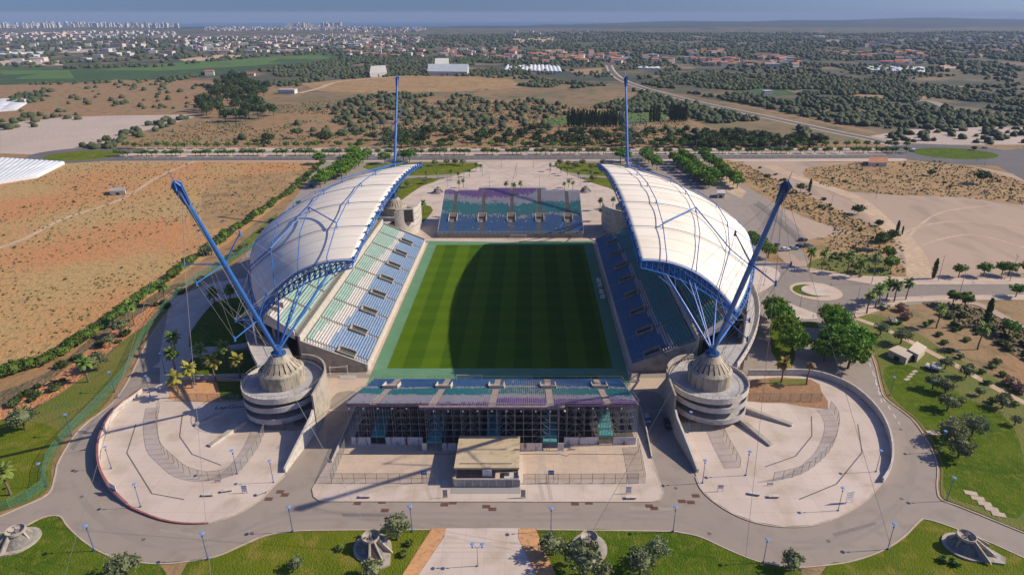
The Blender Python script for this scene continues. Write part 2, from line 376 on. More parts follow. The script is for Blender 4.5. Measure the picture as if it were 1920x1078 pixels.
# ================================================================== SETTING
def make_ground():
    a = sorted(set([s*v for v in list(range(0, 2001, 200))+list(range(2500, 9001, 500)) for s in (1, -1)]))
    xs = a; ys = [v for v in a if v >= -1000]
    vs = [(x, y, T(x, y)) for y in ys for x in xs]; n = len(xs)
    fs = [(j*n+i, j*n+i+1, (j+1)*n+i+1, (j+1)*n+i) for j in range(len(ys)-1) for i in range(n-1)]
    # pull the coast in on the left so that the sea shows behind the town
    vv = []
    for x, y, z in vs:
        coast = 6900+900*math.sin(x/1700)+(1500 if x > 500 else 0)
        if y > coast: z = T(x, y)-25
        vv.append((x, y, z))
    g = MB(); g.add(vv, fs); g.m = [2 if vs[f[0]][1] > 2900 else 1 if (vs[f[0]][1] > 1900 or (vs[f[0]][1] > 900 and abs(vs[f[0]][0]) > 900)) else 0 for f in fs]
    g.build('ground', [earth, wood_m, mat('far_forest', (.016, .032, .022), (.026, .042, .026), .004, (.06, .06, .035), .0035, rng=(.4, .6), detail=10)])['kind'] = 'structure'
make_ground()
wv = [(CX, CY)]; m = MB(); rr = [3000, 5000, 7000, 9000, 11000, 13000, 15000, 17000, 19500]; vs = []; fs = []
for r_ in rr:
    for k in range(49):
        a = math.pi*(-.05+1.1*k/48); vs.append((CX+r_*math.cos(a), CY+r_*math.sin(a), -(r_-700)**2/(2*RE)-7))
for i in range(len(rr)-1):
    for k in range(48): fs.append((i*49+k, i*49+k+1, (i+1)*49+k+1, (i+1)*49+k))
m.add(vs, fs).build('sea', water)['kind'] = 'structure'

# ---- countryside behind
lay('woodland', GG([(-900, 53), (300, 53), (700, 53), (1000, 53), (1300, 53), (1700, 53), (2600, 53)]) + GG([(2800, 262), (1920, 250), (1700, 256), (1560, 232), (1440, 205), (1200, 165), (1000, 155), (930, 130), (700, 142), (560, 160), (420, 152), (300, 150), (0, 160), (-900, 170)]), wood_m, .012)
lay('scrubland', GG([(640, 152), (900, 128), (1010, 150), (1190, 163), (1420, 205), (1560, 236), (1640, 258), (1430, 268), (1280, 222), (1100, 200), (900, 185), (700, 190), (520, 215), (430, 245), (400, 215), (500, 180)]), scrub, .018, smoothn=4)
lay('orchard', GG([(-300, 128), (0, 125), (130, 130), (300, 127), (620, 100), (640, 110), (560, 122), (400, 140), (240, 152), (0, 158), (-300, 160)]), orchard, .024)
lay('green_field', GG([(180, 132), (380, 115), (600, 104), (620, 110), (480, 124), (300, 134)]), orch_g, .03)
lay('vineyard', GG([(0, 133), (130, 133), (140, 148), (0, 150)]), orch_g, .03)
lay('ploughed_field', GG([(335, 113), (410, 104), (500, 106), (440, 111), (350, 117)]), dirt_track, .034)
lay('dry_hill', GG([(560, 158), (640, 150), (760, 143), (880, 144), (960, 150), (980, 165), (880, 172), (700, 175), (600, 172)]), field_y, .03)
lay('dry_field', GG([(220, 150), (340, 158), (420, 150), (380, 190), (360, 214), (260, 216), (60, 222), (0, 232), (0, 200), (60, 190), (150, 160)]), earth, .03)
lay('playing_field', GG([(1022, 222), (1120, 212), (1250, 212), (1250, 228), (1140, 234), (1024, 236)]), orch_g, .032)
lay('citrus_grove', GG([(1310, 155), (1420, 152), (1500, 178), (1440, 182), (1340, 165)]), orchard, .024)
for k, q in enumerate([((-200, 112), (120, 115), (118, 124), (-200, 124)), ((108, 96), (240, 90), (215, 99), (108, 101)), ((60, 63), (160, 61), (162, 65), (60, 67)),
                       ((1000, 96), (1060, 93), (1080, 100), (1010, 102)), ((1060, 132), (1130, 128), (1125, 142), (1080, 140)), ((660, 70), (735, 70), (730, 77), (665, 79)), ((960, 74), (1040, 70), (1035, 80), (965, 82)),
                       ((1640, 158), (1830, 163), (1825, 172), (1640, 166)), ((1600, 176), (1740, 180), (1735, 188), (1600, 183)), ((1760, 120), (1800, 118), (1810, 130), (1765, 130))]):
    lay(['gravel_field', 'gravel_field', 'sand_field', 'straw_field', 'straw_field', 'clearing', 'clearing', 'clearing', 'clearing', 'clearing'][k], GG(q), [pave_stain, gravel, dirt_track, dirt_track, field_y, dirt_track, dirt_track, field_y, field_y, dirt_track][k], .038)

# ---- fields by the stadium
lay('ploughed_earth', GG([(-700, 380), (-300, 330), (0, 340), (120, 308), (190, 301), (608, 301), (560, 352), (500, 400), (430, 455), (340, 515), (260, 575), (160, 645), (0, 705), (-300, 900), (-900, 1000)]), field_m, .012)
lay('straw_strip', GG([(400, 340), (560, 320), (600, 303), (588, 322), (520, 370), (440, 420), (380, 420)], 0), field_y, .02, smoothn=3)
lay('lot', GG([(0, 288), (0, 232), (150, 218), (378, 215), (340, 228), (230, 256), (170, 282), (60, 290)]), gravel, .02)
lay('waste_ground', GG([(1395, 300), (1560, 305), (1640, 305), (1760, 300), (1920, 330), (2400, 400), (2400, 640), (1920, 560), (1600, 520), (1480, 500), (1380, 400)]), gravel_l, .016)
lay('dry_mound', GG([(1508, 318), (1600, 306), (1760, 302), (1850, 320), (1940, 350), (1930, 385), (1800, 370), (1660, 365), (1540, 350)]), field_y, .03, smoothn=4)
lay('dry_bank', GG([(1352, 300), (1400, 310), (1500, 360), (1600, 405), (1640, 425), (1640, 442), (1560, 425), (1480, 395), (1400, 350), (1370, 325)]), field_y, .034, smoothn=3)
lay('scrub_bank', GG([(1505, 455), (1580, 440), (1650, 425), (1690, 440), (1670, 470), (1700, 505), (1690, 522), (1600, 520), (1530, 500)]), field_y, .04, smoothn=3)
lay('garden_lawn', GG([(1518, 492), (1560, 480), (1640, 478), (1668, 500), (1660, 520), (1580, 517), (1520, 505)]), lawn_y, .05, smoothn=3)
for q, w in (([(1600, 520), (1640, 470), (1710, 430), (1800, 415), (1930, 430)], 1.2), ([(1720, 520), (1712, 480), (1700, 450), (1760, 400), (1860, 385)], 1.4), ([(1480, 440), (1540, 470), (1600, 480), (1690, 470)], 1.6), ([(1460, 400), (1530, 440), (1640, 462), (1700, 460)], 1.2), ([(1728, 520), (1722, 490), (1716, 465), (1820, 440), (1940, 470)], 1.2)):
    ribbon('wheel_rut', GG(q), w, dirt_track, .022+.003*w)
ribbon('dirt_road', GG([(1440, 310), (1500, 335), (1600, 370), (1660, 420), (1700, 455), (1720, 490), (1722, 522)]), 9, dirt_track, .05)
ribbon('footpath', GG([(365, 303), (300, 330), (225, 375), (120, 410), (20, 458), (-200, 520)]), 2.6, dirt_track, .03)
lay('spoil_bank', GG([(300, 545), (345, 530), (310, 575), (270, 610), (215, 655), (160, 710), (100, 765), (20, 800), (-60, 810), (-60, 760), (40, 720), (110, 685), (180, 625), (240, 585)]), brown_dirt, .02, smoothn=3)
lay('spoil_strip', GG([(335, 538), (350, 545), (300, 590), (215, 650), (160, 705), (90, 750), (0, 790), (-20, 776), (60, 735), (125, 690), (190, 635), (260, 590)]), rubble, .03, smoothn=3)
lay('verge', GG([(520, 400), (500, 440), (430, 495), (345, 550), (290, 610), (250, 660), (205, 750), (140, 805), (100, 860), (92, 915), (30, 950), (-80, 975), (-300, 980), (-300, 860), (-40, 810), (60, 770), (165, 700), (220, 650), (310, 580), (400, 500), (470, 440)]), lawn_y, .04, smoothn=3)
lay('lawn', GG([(-20, 800), (60, 790), (110, 810), (95, 850), (85, 905), (30, 940), (-60, 960)]), lawn, .05, smoothn=3)

# ---- asphalt
road_out = [(0, 968), (39, 951), (90, 926), (103, 893), (112, 861), (151, 803), (209, 757), (240, 714), (269, 654), (288, 623), (339, 560), (413, 510), (483, 479), (540, 385), (594, 340), (640, 303)]
lay('service_road', GG([(-400, 1010), (-400, 1150), (43, 986), (81, 968), (112, 966), (128, 986), (163, 1017), (205, 1040), (252, 1051), (306, 1055), (349, 1051), (403, 1042), (446, 1024), (496, 1003), (550, 994), (640, 992), (808, 991), (1010, 991), (1240, 994), (1277, 997), (1314, 1005), (1362, 1027), (1417, 1049), (1461, 1058), (1498, 1062), (1557, 1057), (1602, 1049), (1653, 1031), (1694, 1005), (1724, 975), (1738, 972), (1775, 983), (1849, 1012), (1920, 1044), (2200, 1170), (2200, 1100), (1920, 1001), (1849, 972), (1794, 950), (1764, 938), (1757, 916), (1757, 872), (1738, 828), (1709, 787), (1661, 750), (1650, 724), (1639, 680), (1614, 621), (1600, 590), (1640, 575), (1920, 560), (2300, 560), (2300, 533), (1920, 530), (1600, 527), (1520, 505), (1440, 490), (1400, 380), (1345, 302)]+road_out[::-1][0:16]), asph_s, .02)
lay('road_north_east', GG([(1340, 303), (1360, 303), (1430, 360), (1500, 430), (1530, 480), (1500, 490), (1440, 430), (1390, 370)]), asph_s, .03)
lay('car_park', GG([(1360, 384), (1420, 384), (1500, 445), (1520, 465), (1440, 475), (1400, 440)]), asphalt, .034)
# boulevard
def band(name, y0, y1, m, off, x0=-80, x1=1700): return lay(name, GG([(x0, y1), (x1, y1), (x1, y0), (x0, y0)]), m, off)
band('boulevard_pavement', 277.5, 303, pave_stain, .02, 160, 1700)
lay('boulevard_south_carriageway', GG([(-200, 297), (160, 296), (1000, 291.5), (1720, 290), (1720, 297), (1000, 300), (160, 302.5), (-200, 303)]), asph_d, .04)
lay('boulevard_north_carriageway', GG([(200, 284), (1000, 282), (1700, 281), (1700, 284.6), (1000, 286), (200, 288)]), asphalt, .04)
lay('boulevard_median', GG([(225, 288.2), (1000, 286.2), (1650, 284.8), (1650, 289), (1000, 290.8), (225, 294.5)]), pave_stain, .06)
DC = [(1715, 282), (1640, 263), (1560, 246.5), (1460, 225), (1380, 208), (1280, 186), (1200, 164), (1165, 150), (1148, 136), (1142, 124)]
ribbon('dual_carriageway', GG(DC), 15, pave_stain, .05); ribbon('dual_carriageway_lane', [(x-1.5, y-2.6) for x, y in GG(DC)], 4.6, asph_d, .07); ribbon('dual_carriageway_lane', [(x+1.5, y+2.9) for x, y in GG(DC)], 4.6, asph_d, .07)
ribbon('slip_road', GG([(1690, 192), (1740, 190), (1780, 205), (1830, 228), (1900, 240)]), 12, asph_s, .05)
ribbon('country_track', GG([(560, 176), (600, 166), (640, 154), (760, 144), (830, 142)]), 8, dirt_track, .05)
lay('north_east_car_park', GG([(1630, 256), (1700, 244), (1800, 238), (1990, 240), (2100, 268), (1920, 272), (1780, 272), (1690, 268)]), gravel, .044)
ctr = G(1790, 288)
def ell(cx, cy, rx, ry, n=40, a=0): return [(cx+rx*math.cos(2*math.pi*k/n+a), cy+ry*math.sin(2*math.pi*k/n+a)) for k in range(n)]
lay('roundabout', ell(ctr[0]-2, ctr[1]-2, 52, 40), asph_d, .055)
lay('roundabout_approach', GG([(1850, 285), (1960, 275), (2100, 280), (2100, 296), (1960, 312), (1990, 345), (1920, 338), (1850, 300)]), asph_d, .05)
lay('roundabout_lawn', ell(ctr[0], ctr[1], 30, 22), lawn_d, .12, solid=True)
ctr2 = G(140, 290); lay('roundabout_west', ell(ctr2[0]+10, ctr2[1], 42, 30), asph_d, .055)
lay('roundabout_west_lawn', ell(ctr2[0]+8, ctr2[1]-4, 26, 19), lawn, .12, solid=True)
# small roundabout east
ctr3 = G(1528, 546)
lay('east_road', GG([(1440, 505), (1560, 512), (1600, 524), (1920, 530), (2300, 532), (2300, 560), (1920, 556), (1700, 556), (1640, 560), (1600, 590), (1560, 600), (1470, 575), (1440, 545)]), asphalt, .045)
lay('east_pavement_north', GG([(1520, 503), (1600, 517), (1760, 522), (2200, 524), (2200, 532), (1740, 534), (1640, 535), (1580, 524), (1515, 510)]), pave_stain, .15, solid=True)
lay('east_pavement_south', GG([(1640, 560), (1760, 554), (1960, 553), (2200, 555), (2200, 563), (1800, 563), (1700, 567), (1640, 585), (1605, 596), (1600, 585)]), pave_stain, .15, solid=True)
lay('roundabout_apron', ell(ctr3[0]+.3, ctr3[1], 9.6, 9), pave_stain, .12, solid=True)
lay('roundabout_crescent', ell(ctr3[0]-1.5, ctr3[1]+.4, 6.6, 6), lawn_d, .17, solid=True)
lay('roundabout_disc', ell(ctr3[0]+1.2, ctr3[1], 6.2, 5.4), pave, .35, solid=True)
lay('east_corner_pavement', GG([(1404, 505), (1440, 500), (1462, 512), (1455, 530), (1430, 545), (1414, 548)]), pave, .14, solid=True, smoothn=3)
lay('splitter_pavement', GG([(1455, 560), (1530, 588), (1533, 598), (1490, 600), (1470, 585)]), pave, .14, solid=True)
lay('tree_island', GG([(1448, 600), (1480, 604), (1530, 604), (1536, 615), (1490, 612), (1490, 672), (1484, 690), (1462, 686), (1447, 660), (1443, 620)]), lawn_d, .13, solid=True)

# ---- lawns round the ring road
def lawn_slab(name, px, m=lawn, sm=3, k=True):
    p = GG(px); lay(name, p, m, .10, solid=True, smoothn=sm)
lawn_slab('lawn_south_west', [(-200, 1100), (0, 1002), (43, 990), (81, 972), (110, 970), (126, 990), (163, 1021), (205, 1044), (252, 1055), (300, 1059), (305, 1120), (100, 1200), (-200, 1250)], lawn_d)
lawn_slab('lawn_south', [(352, 1056), (403, 1046), (446, 1028), (496, 1007), (550, 998), (640, 996), (806, 995), (752, 1082), (700, 1150), (352, 1150)], lawn, 2)
lawn_slab('lawn_south_east', [(1006, 995), (1240, 998), (1277, 1001), (1314, 1009), (1362, 1031), (1417, 1053), (1461, 1062), (1496, 1066), (1500, 1150), (1100, 1160), (1042, 1082)], lawn_d, 2)
lawn_slab('lawn_corner', [(1550, 1062), (1602, 1053), (1653, 1035), (1697, 1009), (1727, 979), (1738, 976), (1775, 987), (1849, 1016), (1920, 1048), (2100, 1130), (2000, 1250), (1560, 1150)], lawn)
lawn_slab('lawn_east', [(1645, 676), (1656, 722), (1668, 748), (1714, 784), (1744, 826), (1763, 872), (1763, 914), (1769, 934), (1798, 946), (1853, 968), (1920, 996), (2200, 1090), (2300, 800), (1980, 760), (1850, 700), (1760, 650), (1700, 612), (1640, 590), (1606, 598), (1620, 625)], lawn_y)
lay('lush_lawn', GG([(1660, 690), (1720, 690), (1800, 740), (1900, 800), (1920, 960), (1840, 950), (1775, 925), (1768, 870), (1748, 822), (1720, 785), (1672, 742)]), lawn_d, .13, smoothn=4)
lay('brown_slope', GG([(1735, 572), (1810, 596), (1870, 645), (1960, 700), (2100, 760), (2100, 700), (1960, 622), (1900, 605), (1850, 590), (1800, 568), (1740, 565)]), brown_dirt, .14, smoothn=3)
ribbon('garden_path', GG([(1606, 598), (1660, 618), (1720, 648), (1800, 690), (1870, 730), (1960, 775)]), 2.4, dirt_track, .15)
ribbon('bank_path', GG([(1760, 567), (1830, 570), (1890, 600), (1960, 640)]), 3.5, gravel_l, .17)
for nm, q in (('west_lawn_shaded', [(395, 568), (480, 560), (505, 600), (475, 640), (330, 655), (335, 625)]), ('west_lawn_lower', [(360, 672), (465, 655), (478, 672), (470, 700), (362, 706)])):
    lay(nm, GG(q), lawn_d, .10, solid=True, smoothn=2)
lay('west_forecourt', GG([(320, 560), (400, 530), (470, 520), (480, 700), (360, 712), (300, 730), (300, 660)]), pave, .045)
for q, w in (([(310, 655), (400, 655), (470, 646)], 3.5), ([(300, 690), (335, 660), (345, 620), (395, 562), (440, 545)], 5)):
    ribbon('pavement', GG(q), w, pave, .13 if w < 4 else .118)

# ---- plazas
PL = [(267, 738), (233, 765), (209, 792), (190, 834), (188, 873), (198, 904), (217, 927), (252, 955), (302, 974), (349, 981), (391, 980), (438, 966), (484, 939), (515, 908), (533, 889), (600, 790), (608, 768), (560, 745), (470, 712), (385, 705), (320, 712)]
PR = [(1305, 892), (1314, 916), (1336, 938), (1373, 962), (1417, 979), (1469, 987), (1521, 985), (1565, 972), (1602, 953), (1631, 931), (1653, 905), (1668, 879), (1670, 846), (1661, 809), (1642, 776), (1609, 743), (1572, 721), (1521, 706), (1458, 705), (1402, 705), (1300, 740), (1262, 770)]
plw = GG(PL); prw = GG(PR)
lay('west_plaza', plw, pave, .16, solid=True); lay('east_plaza', prw, pave, .16, solid=True)
PM = GG([(586, 917), (588.6, 931), (601, 940), (1220, 941), (1236, 938), (1243, 924), (1212, 828), (1199, 771), (1150, 745), (690, 745), (672, 763), (645, 815)])
lay('south_plaza', PM, pave, .16, solid=True)
lay('plaza_wash', GG([(625, 868), (652, 838), (830, 838), (860, 845), (850, 900), (700, 900), (625, 900)]), pave_stain, .17)
lay('plaza_wash_east', GG([(980, 842), (1060, 835), (1195, 838), (1205, 870), (1208, 900), (985, 900)]), pave_stain, .17)
for iq, q in enumerate([(808, 938), (795, 890), (800, 845)] if 0 else ([(808, 938), (795, 890), (800, 845)], [(820, 845), (826, 890), (822, 938)], [(1020, 938), (1010, 890), (1022, 845)], [(1005, 845), (1022, 880), (1034, 938)])):
    ribbon('tyre_track_stain', GG(q), .8, mat('track_stain', (.42, .34, .28), (.46, .38, .31), 1), .176+.004*iq)
lay('planting_bed_west', GG([(322, 716), (400, 713), (455, 716), (458, 752), (330, 752), (318, 742)]), orange_dirt, .19, smoothn=2)
lay('planting_lawn_west', GG([(407, 716), (460, 716), (462, 750), (415, 750)]), lawn_d, .20)
lay('planting_bed_east', GG([(1404, 712), (1520, 712), (1540, 735), (1552, 768), (1470, 756), (1400, 752)]), mat('brown_bed', (.30, .16, .08), (.24, .14, .07), .3, (.38, .2, .1), .9, detail=8), .19, smoothn=2)
lay('planting_grass_east', GG([(1440, 712), (1512, 711), (1515, 722), (1445, 723)]), lawn_y, .20)
lay('central_path', GG([(836, 990), (975, 990), (975, 1006), (1012, 1090), (1040, 1160), (740, 1160), (776, 1090), (832, 1007)]), pave, .06)
lay('dirt_strip_west', GG([(810, 991), (837, 991), (828, 1010), (778, 1085), (748, 1088)]), orange_dirt, .12, solid=True)
lay('dirt_strip_east', GG([(973, 991), (1004, 991), (1046, 1088), (1010, 1085), (972, 1008)]), orange_dirt, .12, solid=True)
m = MB()
for y in (1017, 1026, 1034): m.prism(GG([(815, y), (985, y), (985, y+1.2), (815, y+1.2)]), .0, .068)
m.build('path_steps', kerb_m)['kind'] = 'structure'

# ---- kerbs
k = MB()
for pts in ([(0, 968), (39, 951), (90, 926), (103, 893), (112, 861), (151, 803), (209, 757), (240, 714), (269, 654), (288, 623), (339, 560), (413, 510), (480, 481)],
            [(0, 1000), (43, 988), (81, 970), (112, 968), (128, 988), (163, 1019), (205, 1042), (252, 1053), (306, 1057), (349, 1053), (403, 1044), (446, 1026), (496, 1005), (550, 996), (640, 994), (806, 993)],
            [(1006, 993), (1240, 996), (1277, 999), (1314, 1007), (1362, 1029), (1417, 1051), (1461, 1060), (1498, 1064), (1557, 1059), (1602, 1051), (1653, 1033), (1694, 1007), (1724, 977), (1738, 974), (1775, 985), (1849, 1014), (1920, 1046)],
            [(1920, 999), (1849, 970), (1794, 948), (1764, 936), (1757, 914), (1757, 870), (1738, 826), (1709, 785), (1661, 748), (1650, 722), (1639, 678), (1614, 621), (1602, 598)]):
    k.wall(smooth(GG(pts), 4, False), -.05, .17, .3)
k.wall(PM[2:4]+[PM[4], PM[5], PM[6], PM[7]], 0, .185, .3); k.wall([PM[2], PM[1], PM[0], PM[11], PM[10]], 0, .185, .3)
k.wall(smooth(GG([(534, 892), (515, 909), (484, 940), (438, 967), (391, 981)]), 3, False), 0, .185, .3)
k.wall(smooth(GG([(1304, 894), (1314, 917), (1336, 939), (1373, 963), (1417, 980), (1469, 988), (1521, 986), (1565, 973), (1602, 954), (1631, 932), (1654, 905)]), 3, False), 0, .185, .3)
k.build('kerbs', kerb_m)['kind'] = 'structure'
# road markings
mk = MB()
for pts in ([(1600, 612), (1630, 680), (1655, 760)], [(1640, 700), (1650, 735), (1690, 800)]):
    q = smooth(GG(pts), 10, False)
    for i in range(0, len(q)-1, 2): strip_mesh(mk, [q[i], q[i+1]], .18, .03)
for i in range(7):
    a = G(1468+6*i, 500+1.2*i); mk.add([(a[0]+dx, a[1]+dy, .056) for dx, dy in ((-.25, -1.5), (.25, -1.5), (.25, 1.5), (-.25, 1.5))], [(0, 1, 2, 3)])
for x in range(240, 1700, 12):
    y = 299.4+(x-160)*(-2.7)/840 if x < 1000 else 296.7-(x-1000)*.0035
    a = G(x, y-1.3); b = G(x+5, y-1.3)
    mk.add([(a[0], a[1]-.2, .09), (b[0], b[1]-.2, .09), (b[0], b[1]+.2, .09), (a[0], a[1]+.2, .09)], [(0, 1, 2, 3)])
mk.build('road_markings', mark_m)['kind'] = 'structure'

# ---- inner precinct of the stadium
lay('stadium_apron', [(-90, -60), (-66, -78), (-40, -92), (40, -92), (66, -78), (90, -60), (95, 0), (85, 60), (60, 95), (-60, 95), (-85, 60), (-95, 0)], asph_s, .05)
for s in (-1, 1):
    lay('service_ramp', [(s*p[0], p[1]) for p in GG([(612, 835), (648, 790), (668, 768), (614, 766)])] if s == 1 else GG([(1212, 775), (1250, 775), (1262, 800), (1225, 835)]), asphalt, .06)
    lay('corner_apron', [(s*46, -79), (s*36, -79), (s*36.5, -70), (s*38, -62), (s*60, -62), (s*50, -72)], pave_stain, .065)
    lay('sandy_turning_area', [(s*45.6, -78), (s*37, -78), (s*39, -71), (s*41.5, -69), (s*44, -69.5), (s*45.6, -71)], asph_s, .075, smoothn=3)
lay('pitch_surround', [(-38, -66), (38, -66), (38.2, 66), (-38.2, 66)], turf_edge, .075)
lay('pitch', [(-34, -56.4), (34, -56.4), (34, 56.4), (-34, 56.4)], pitch_m, .09)
lay('turf_repair', [(10, -64.5), (29, -64.5), (29, -60.5), (10, -60.5)], turf_patch, .085)
lay('turf_repair_north', [(4, 60), (24, 60), (24, 61.6), (4, 61.6)], turf_patch, .085)
for s in (-1, 1): lay('pitch_kerb', [(s*38.2, -60), (s*39.6, -60), (s*39.6, 59), (s*38.3, 59)], pave_stain, .10)
# ---- north plaza
lay('north_plaza', GG([(898, 304), (1040, 304), (1050, 320), (1130, 350), (1200, 372), (1150, 440), (1100, 452), (800, 452), (770, 430), (740, 380), (800, 345), (880, 322)]), pave_n, .08, smoothn=2)
lay('north_forecourt', GG([(600, 303), (900, 303), (880, 330), (800, 348), (720, 400), (560, 440), (480, 480), (440, 500), (540, 390)]), asph_s, .06)
lay('north_east_forecourt', GG([(1036, 303), (1345, 303), (1400, 380), (1440, 440), (1300, 440), (1200, 400), (1140, 355), (1050, 320)]), asph_s, .06)
lay('lawn_north_west', GG([(690, 307), (893, 306), (885, 318), (850, 327), (740, 330), (700, 322)]), lawn, .11, smoothn=2)
lay('lawn_north_inner', GG([(738, 337), (826, 335), (790, 350), (758, 372), (740, 380), (720, 360)]), lawn, .11, smoothn=2)
lay('lawn_north_east', GG([(1040, 310), (1060, 306), (1170, 308), (1170, 330), (1120, 330), (1060, 322)]), lawn, .11, smoothn=2)
lay('lawn_north_east_inner', GG([(1090, 335), (1150, 335), (1160, 360), (1140, 352)]), lawn, .11, smoothn=2)
lay('palm_bed', GG([(776, 400), (798, 385), (812, 395), (790, 420), (778, 422)]), lawn, .13, smoothn=2)
lay('gravel_bed_north_east', GG([(1296, 310), (1320, 305), (1400, 360), (1390, 372), (1340, 350)]), dirt_track, .075)
jn = MB()
for a, b in (((905, 305), (1120, 352)), ((1035, 305), (800, 350)), ((890, 316), (1050, 316)), ((860, 328), (1075, 328)), ((970, 304), (958, 352)), ((905, 305), (1000, 352)), ((1035, 305), (915, 352))):
    jn2 = strip_mesh(jn, [G(*a), G(*b)], .5, .088)
jn.build('plaza_joints', mat('joint_dark', (.33, .27, .21)))['kind'] = 'structure'

# ================================================================== STADIUM
def zi(Y): return 36.5+5.5*(1-(Y/61)**2)
def zo(Y): return 21+7*(1-(Y/61)**2)
def xo(Y): return 85.5-.0049*Y*Y
def roofp(s, u, Y, up=0):
    X = 39.3+(xo(Y)-39.3)*u
    return (s*X, Y, zi(Y)-(zi(Y)-zo(Y))*u**2.4+up)
RIBS = [-61+122*i/6 for i in range(7)]
US = [0, .25, .55, .80, 1.0]
def seatcol(Y, k, n, rng, wd=1):
    """lower tier: blue below, a white band, teal above; k counted from the pitch"""
    f = k/n; t = (Y+58)/116
    b1 = (.60 if wd == 1 else .52)-.16*t+.04*math.sin(Y*.09+1)*(1-t); b2 = b1+(.24-.15*t)*wd
    if f < b1: return 0
    if f < b2: return 1
    return 2
AIS = [-70.4+14.55*i for i in range(1, 10)]       # aisles of the side stands
AIS = [-55.7, -41.1, -26.6, -12.1, 2.4, 16.9, 31.4, 45.8]
def side_stand(s):
    nm = 'west' if s < 0 else 'east'
    t = thing('grandstand', 'two tier concrete stand with faded teal and blue seats in full sun at left' if s < 0 else
              'two tier concrete stand with blue and teal seats in shade at right', 'stadium stand', (s*60, 0, 0))
    b = MB(); n = 24; x0, z0, dx, dz = 39.6, 1.7, .765, .325
    for k in range(n):                              # lower terrace: solid steps
        xa, xb = x0+k*dx, x0+(k+1)*dx; z = z0+(k+1)*dz-.0
        b.box(min(s*xa, s*xb), max(s*xa, s*xb), -58, 57.4, z-dz-1.2 if k else 0, z, 0)
    b.build('lower_terrace', step_m, t)
    for Y in (-58.25, 57.65):                       # raking end walls
        b = MB()
        b.prism([(s*39.4, Y-.25), (s*39.4, Y+.25), (s*58.4, Y+.25), (s*58.4, Y-.25)], 0, [2.6, 2.6, 10.6, 10.6] if s > 0 else [2.6, 2.6, 10.6, 10.6])
        b.build('end_wall', conc, t)
    b = MB(); b.box(min(s*39.2, s*39.6), max(s*39.2, s*39.6), -58, 57.4, 0, 2.4); b.build('front_wall', conc_l, t)
    b = MB(); b.box(min(s*58, s*58.5), max(s*58, s*58.5), -58.4, 57.8, 8, 11.9); b.build('tier_wall', conc_l, t)
    b = MB(); b.box(min(s*58.6, s*59.9), max(s*58.6, s*59.9), -57.5, 57, 11.3, 11.5); b.build('walkway', mat('walkway_floor', (.14, .13, .12)), t)
    # upper terrace with an end that rakes back, deeper in the middle of the stand
    def lim(k): return 56.5-.12*k
    def rows(Y): return 13+17*(1-(Y/60)**2)
    b = MB(); ux, uz, ud, ur = 60.0, 11.6, .78, .43
    for k in range(30):
        ys = [Y for Y in np.arange(-58, 58.01, 1.0) if abs(Y) <= lim(k) and rows(Y) >= k]
        if not ys: continue
        xa, xb = ux+k*ud, ux+(k+1)*ud; z = uz+(k+1)*ur
        b.box(min(s*xa, s*xb), max(s*xa, s*xb), ys[0], ys[-1], z-ur-.8, z)
    b.build('upper_terrace', step_m, t)
    # seats between the aisles, one block each
    edges = [-58]+AIS+[57.4]; rg = random.Random(5 if s < 0 else 6)
    for i in range(len(edges)-1):
        ya, yb = edges[i]+.65, edges[i+1]-.65
        m = MB()
        for k in range(n-1):
            z = z0+(k+1)*dz; xa = x0+k*dx+.32; Y = ya; seg = []
            while Y < yb:
                c = seatcol(Y+rg.uniform(-1, 1), k, n, rg, 1 if s < 0 else .5); Y2 = min(yb, Y+1.5)
                if seg and seg[-1][2] == c: seg[-1][1] = Y2
                else: seg.append([Y, Y2, c])
                Y = Y2
            for a, e, c in seg:
                if 4.2 < (x0+k*dx)-40.5 < 8.6 and False: continue
                for va in AIS:                          # clear of the vomitory boxes
                    if abs(va-a) < 1.9 and 43 < x0+k*dx < 48.6: a = va+1.9
                    if abs(va-e) < 1.9 and 43 < x0+k*dx < 48.6: e = va-1.9
                if e-a < .2: continue
                m.box(min(s*xa, s*(xa+.38)), max(s*xa, s*(xa+.34)), a, e, z+.14, z+.38, c)
                m.box(min(s*(xa+.30), s*(xa+.38)), max(s*(xa+.30), s*(xa+.38)), a, e, z+.38, z+.74, c)
        sb = m.build('lower_seat_block', [seat_pblue, seat_white, seat_pteal] if s < 0 else [mat('shade_tinted_blue_seat', (.11, .24, .42), (.14, .28, .46), .8, rough=.5), seat_white, mat('shade_tinted_teal_seat', (.13, .35, .36), (.17, .40, .40), .8, rough=.5)], t)  # right-hand seats are darker copies: their shade is put into the colour
        m = MB()
        for k in range(29):
            ee = [Y for Y in np.arange(ya, yb, .5) if abs(Y) <= lim(k)-.4 and rows(Y) >= k+.6]
            if len(ee) < 2: continue
            z = uz+(k+1)*ur; xa = ux+k*ud+.32
            a, e = ee[0], ee[-1]; c = 1 if (a < -50 and k > 6) else 0
            m.box(min(s*xa, s*(xa+.38)), max(s*xa, s*(xa+.38)), a, e, z+.16, z+.42, c)
            m.box(min(s*(xa+.34), s*(xa+.42)), max(s*(xa+.34), s*(xa+.42)), a, e, z+.42, z+.75, c)
        if m.v: m.build('upper_seat_block', [seat_pteal if s < 0 else MATS['shade_tinted_teal_seat'], seat_white], t)
